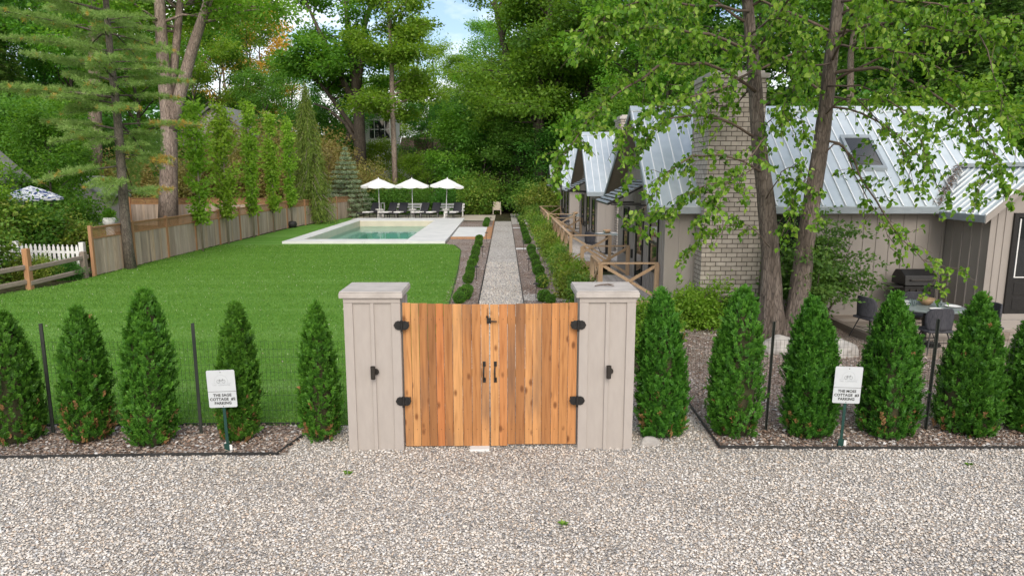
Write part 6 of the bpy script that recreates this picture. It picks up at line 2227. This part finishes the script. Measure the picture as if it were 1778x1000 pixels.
KINDS_ = {
    'maple': (lambda: broadleaf(201, 'broadleaf_tree', 20, 0.22, 5.6, 0.30, 18, 5, 82, 0.225, 'leafmaple', 'barkdark'), 'mid-green broadleaf tree'),
    'oak': (lambda: broadleaf(202, 'broadleaf_tree', 19, 0.16, 6.2, 0.34, 17, 6, 74, 0.235, 'leafdark', 'barkdark', crad=1.1), 'dark green spreading tree'),
    'ash': (lambda: broadleaf(203, 'broadleaf_tree', 22, 0.34, 4.6, 0.27, 18, 5, 74, 0.215, 'leaflight', 'barkgrey'), 'bright green tree'),
    'tall': (lambda: broadleaf(204, 'broadleaf_tree', 24, 0.45, 4.8, 0.3, 15, 5, 72, 0.22, 'leafmaple', 'barkgrey', lean=0.8), 'tall tree with a bare lower trunk'),
    'sunpaint': (lambda: broadleaf(205, 'broadleaf_tree', 23, 0.4, 4.6, 0.26, 15, 5, 40, 0.30, 'leafsunpaint', 'barkgrey'), 'tree with painted golden sunlight'),  # leaf colour carries the sunlight on this crown
    'small': (lambda: broadleaf(206, 'understorey_tree', 8.5, 0.08, 3.4, 0.12, 16, 4, 66, 0.19, 'leafmaple', 'barkdark', crad=0.75), 'small leafy tree'),
    'smalldark': (lambda: broadleaf(207, 'understorey_tree', 7.5, 0.06, 3.3, 0.12, 16, 4, 66, 0.19, 'leafdark', 'barkdark', crad=0.8), 'small dark tree'),
    'smalllight': (lambda: broadleaf(208, 'understorey_tree', 7, 0.08, 3.0, 0.1, 15, 4, 60, 0.19, 'leaflight', 'barkgrey', crad=0.7), 'small bright tree'),
    'hemlock': (lambda: conifer(209, 'hemlock_tree', 20, 4.2, 36, 70, 0.30, 0.10, 'needledark', 'barkdark', droop=0.35, up=0.15, cb=0.08, tr=0.28, power=0.8, tuft=6), 'dark feathery conifer'),
    'thicket': (lambda: shrub(210, 'thicket', 5.0, 2.4, 22, 42, 0.17, 'leafolive', 'twig', base=0.05, levels=6, crad=0.2), 'olive-brown twiggy thicket'),
    'bush': (lambda: shrub(211, 'bush', 2.6, 1.6, 16, 48, 0.15, 'leafshrub', 'twig', base=0.1, levels=5), 'bright green bush'),
    'darkbush': (lambda: shrub(212, 'bush', 2.6, 1.7, 16, 50, 0.15, 'leafdark', 'twig', base=0.02, levels=5), 'dark green bush'),
    'purplebush': (lambda: shrub(213, 'bush', 2.4, 1.7, 16, 46, 0.12, 'leafpurple', 'twig', base=0.05, levels=5), 'dull purple bush'),
}
LIST = [
    # left background
    ('maple', -90, 47, 1.0), ('oak', -20, 56, 1.05), ('maple', 45, 60, 1.1), ('oak', 110, 68, 1.1), ('hemlock', 15, 49, 0.9), ('ash', 205, 66, 1.0), ('oak', 150, 58, 0.9), ('tall', 245, 72, 1.0), ('maple', 255, 60, 0.85),
    ('ash', 345, 70, 0.85), ('maple', 395, 78, 0.9), ('sunpaint', 405, 92, 1.12), ('sunpaint', 470, 95, 1.12), ('tall', 440, 82, 0.95), ('oak', 470, 72, 0.66), ('maple', 520, 86, 0.78), ('oak', 590, 72, 0.6),
    # centre
    ('maple', 640, 88, 0.7), ('ash', 705, 84, 0.74), ('oak', 745, 72, 0.52), ('oak', 800, 74, 0.55), ('maple', 770, 90, 0.6), ('maple', 850, 88, 0.62), ('maple', 840, 66, 0.55), ('ash', 728, 98, 1.1), ('tall', 852, 99, 1.0), ('ash', 790, 112, 0.98), ('oak', 880, 72, 0.7),
    # right of the path
    ('maple', 985, 66, 1.05), ('oak', 1020, 58, 1.0), ('oak', 940, 78, 1.0), ('tall', 1065, 62, 1.0), ('maple', 1095, 52, 0.95), ('ash', 1160, 70, 0.8), ('maple', 1150, 47, 0.75), ('oak', 1230, 50, 0.8), ('maple', 1240, 74, 0.7),
    ('oak', 1300, 42, 0.85), ('tall', 1345, 46, 0.9), ('maple', 1395, 52, 1.0), ('tall', 1470, 38, 0.95), ('tall', 1515, 42, 1.0), ('oak', 1450, 58, 1.0), ('maple', 1560, 50, 1.0), ('oak', 1620, 41, 0.9), ('hemlock', 1690, 36, 0.95),
    ('maple', 1700, 56, 1.05), ('hemlock', 1770, 33, 0.9), ('oak', 1800, 46, 1.0), ('maple', 1860, 38, 0.95), ('hemlock', 1600, 48, 1.0), ('oak', 1950, 44, 1.0), ('maple', -180, 52, 1.0), ('oak', 1105, 78, 0.95), ('maple', 1270, 84, 1.0), ('oak', 1420, 80, 1.0), ('maple', 1180, 90, 1.0),
    # understorey
    ('smalldark', 30, 42, 0.9), ('small', 110, 44, 0.85), ('smalldark', 205, 50, 0.85), ('small', 60, 33, 0.62), ('smalldark', -30, 38, 0.9), ('small', 245, 54, 0.7),
    ('thicket', 180, 46.5, 0.75), ('thicket', 235, 47, 0.9), ('thicket', 330, 47.5, 0.85), ('thicket', 378, 48.5, 1.05), ('thicket', 425, 50, 1.0), ('thicket', 470, 51, 1.1), ('thicket', 510, 54, 1.1), ('thicket', 556, 55, 1.15), ('thicket', 588, 58, 1.0), ('thicket', 640, 58, 0.85),
    ('smalldark', 460, 66, 1.0), ('thicket', 400, 54, 1.4), ('thicket', 448, 56, 1.5), ('thicket', 495, 58, 1.4), ('thicket', 530, 61, 1.4), ('thicket', 575, 63, 1.3), ('smalldark', 560, 68, 1.1), ('smalllight', 712, 60, 0.6), ('smalllight', 664, 68, 0.78), ('small', 800, 62, 0.95), ('smalldark', 835, 61, 1.1), ('small', 850, 70, 1.2),
    ('smalldark', 885, 64, 1.1), ('smalldark', 925, 62, 1.0), ('small', 960, 60, 1.0), ('smalldark', 905, 58, 0.9), ('hemlock', 925, 60, 0.28), ('hemlock', 952, 58, 0.3), ('smalldark', 970, 55, 0.8), ('smalllight', 1010, 52, 0.85), ('small', 1060, 47, 0.9), ('smalllight', 1130, 40, 0.75), ('smalllight', 1260, 34, 0.75), ('smalllight', 1540, 29, 0.75), ('smalllight', 1690, 27, 0.7), ('smalldark', 985, 66, 1.15), ('smalldark', 1030, 56, 1.0), ('smalldark', 1085, 46, 0.85), ('small', 1150, 42, 0.8), ('smalldark', 1220, 38, 0.8), ('small', 1390, 36, 0.75), ('smalldark', 1500, 33, 0.8), ('smalldark', 1570, 31, 0.75), ('small', 1650, 33, 0.8), ('smalldark', 1740, 29, 0.7), ('small', 1830, 28, 0.75),
    ('bush', 838, 56.5, 1.15), ('bush', 815, 57, 1.1), ('darkbush', 690, 55.5, 0.9), ('darkbush', 735, 56, 0.8), ('darkbush', 660, 57, 0.85), ('darkbush', 775, 56, 0.85), ('purplebush', 880, 59, 1.25), ('purplebush', 908, 60, 1.2), ('darkbush', 935, 57, 1.0), ('bush', 925, 51, 0.95), ('bush', 946, 49, 1.0), ('darkbush', 962, 55, 1.1), ('darkbush', 860, 62, 1.0),
    # shrubs by the white house
    ('bush', -20, 23.9, 0.95), ('darkbush', 62, 25.2, 0.75), ('bush', 105, 25.6, 0.7), ('darkbush', 22, 24.8, 0.95), ('bush', 145, 27.5, 0.55), ('smalllight', -45, 24.2, 0.52), ('small', 100, 30.5, 0.66), ('smalldark', 60, 34, 0.8), ('darkbush', 95, 31, 0.9), ('bush', -70, 20.0, 0.8), ('bush', 70, 21.3, 0.3), ('darkbush', 112, 21.55, 0.26), ('bush', 28, 21.0, 0.34),
]
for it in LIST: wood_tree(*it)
groups = {}
for (o, kind, px, Y) in wood_items:
    lm = next(t for p, t in LM if px < p)
    groups.setdefault((kind, lm), []).append((Y, px, o))
for (kind, lm), v in groups.items():
    v.sort(key=lambda q: q[0])
    desc = KINDS_[kind][1]
    cat = 'bush' if 'bush' in kind or kind == 'thicket' else 'tree'
    for i, (Y, px, o) in enumerate(v):
        if len(v) == 1: lab = '%s behind %s' % (desc, lm)
        else: lab = '%s behind %s, %s one back' % (desc, lm, ORD[i])
        setp(o, lab, cat, 'bushes round the garden' if cat == 'bush' else 'trees of the woods behind')

# far wood, one mass
rs = np.random.RandomState(8)
n = 120000
a = (rs.rand(n) - 0.5) * 2.1
d = 108 + 22 * rs.rand(n)
top = 9 + 3.5 * np.sin(a * 11) + 2.5 * np.sin(a * 27 + 1) + 2 * np.sin(a * 53)
top = np.where(np.abs(a + 0.06) < 0.09, 7.5, np.where((a > 0.1) | (a < -0.42), top + 12, top + 2)) * (0.75 + 0.25 * rs.rand(n))
P = np.stack([np.sin(a) * d, np.cos(a) * d, top * rs.rand(n) ** 0.8], 1)
l = 0.6 + 0.5 * rs.rand(n)
o = leaves('woodland', P, rs.normal(size=(n, 3)), rs.normal(size=(n, 3)) * 0.7 + np.array([0, 0, 1.0]), l, l * 0.7, M['leafdark'], None, rs.rand(n))
o['kind'] = 'stuff'

# houses in the woods
root = thing('tower_house', 'white house with a windowed tower and brown roofs among the trees behind the parasols', 'house', (-13.2, 74, 0))
b = MB(); b.box(-1.7, 1.7, 0, 3.4, 0, 9.3); b.box(-3.6, -1.71, 0.5, 5, 0, 6.2); b.box(1.71, 9.5, 1.0, 8, 0, 4.2)
wl = b.build('wall', M['white'], root)
b = MB()
b.add([(-2.1, -0.4, 9.3), (2.1, -0.4, 9.3), (2.1, 3.8, 9.3), (-2.1, 3.8, 9.3), (0, 1.7, 11.4)], [(0, 1, 4), (1, 2, 4), (2, 3, 4), (3, 0, 4), (3, 2, 1, 0)])
b.prism([(0.6, 4.2), (0.6, 4.35), (4.5, 7.2), (8.4, 4.35), (8.4, 4.2)], 0, 1.72, 10); b.prism([(0.2, 6.2), (5.3, 6.2), (2.7, 8.0)], 0, -3.9, -1.72)
b.build('roof', M['redpaint'], root)
b = MB(); b.box(-1.85, 1.85, -0.15, 0, 9.0, 9.29); b.box(-1.7, 1.7, -0.06, 0, 6.3, 6.5); b.build('trim', M['white'], root)
for (xa, xb, za, zb, yy) in ((-0.95, 0.05, 6.9, 8.7, 0), (0.15, 1.15, 6.9, 8.7, 0), (5.9, 7.2, 0.9, 3.6, 1.0)):
    b = MB(); b.box(xa, xb, yy - 0.05, yy, za, zb); b.build('window_pane', M['glass'], wl)
    b = MB(); b.box(xa - 0.1, xa, yy - 0.09, yy, za, zb); b.box(xb, xb + 0.1, yy - 0.09, yy, za, zb); b.box(xa - 0.1, xb + 0.1, yy - 0.091, yy, zb, zb + 0.15); b.box((xa + xb) / 2 - 0.03, (xa + xb) / 2 + 0.03, yy - 0.07, yy - 0.051, za, zb); b.box(xa, xb, yy - 0.072, yy - 0.0511, (za + zb) / 2 - 0.03, (za + zb) / 2 + 0.03)
    b.build('window_frame', M['white'], wl)
b = MB(); b.box(3.7, 5.6, 0.0, 1.6, 0, 6.8); b.build('chimney', M['oldbrick'], root)
root = thing('grey_house', 'large grey-roofed house behind the thicket and the columnar trees', 'house', (-25.5, 62, 0))
b = MB(); b.prism([(-6, 0), (-6, 4.5), (0, 9.0), (6, 4.5), (6, 0)], 1, 0, 9); b.build('wall', M['cap'], root)
b = MB(); b.prism([(6.5, 4.1), (6.5, 4.3), (0, 9.25), (0, 9.05)], 1, -0.4, 9.4); b.prism([(-6.5, 4.1), (-6.5, 4.3), (-0.001, 9.25), (-0.001, 9.05)], 1, -0.4, 9.4); b.build('roof', M['greyroof'], root)


# weeds in the drive
for i, (x, y, lab) in enumerate(((0.56, 6.05, 'small green weed growing in the gravel drive in front of the gate'), (5.35, 7.35, 'small green weed in the gravel drive near the right edge'), (-1.75, 7.2, 'tiny green weed in the gravel drive before the left gate pillar'))):
    rs = np.random.RandomState(60 + i)
    n = 26
    a = rs.rand(n) * 6.283
    D = np.stack([np.cos(a), np.sin(a), 0.2 + 0.5 * rs.rand(n)], 1)
    P = np.stack([x + np.cos(a) * 0.02 * rs.rand(n), y + np.sin(a) * 0.02 * rs.rand(n), 0.015 + 0.02 * rs.rand(n)], 1)
    l = 0.03 + 0.025 * rs.rand(n)
    setp(leaves('weed', P, D, np.tile([0, 0, 1.0], (n, 1)) + rs.normal(size=(n, 3)) * 0.2, l, l * 0.5, M['leafbirch'], None, rs.rand(n)), lab, 'weed', 'weeds in the gravel')

# a few fallen leaves on the drive and the lawn
rs = np.random.RandomState(70)
n = 170
P = np.stack([-6 + 12 * rs.rand(n), 5 + 3.2 * rs.rand(n), np.full(n, 0.028)], 1)
P[60:, 0] = -13 + 11 * rs.rand(n - 60); P[60:, 1] = 9 + 18 * rs.rand(n - 60); P[60:, 2] = 0.05
a = rs.rand(n) * 6.283
o = leaves('fallen_leaves', P, np.stack([np.cos(a), np.sin(a), 0.1 * rs.normal(size=n)], 1), rs.normal(size=(n, 3)) * 0.3 + np.array([0, 0, 1.0]), 0.03 + 0.03 * rs.rand(n), 0.02 + 0.015 * rs.rand(n), M['chip'], None, 0.25 + 0.6 * rs.rand(n), ovate=True)
o['kind'] = 'stuff'
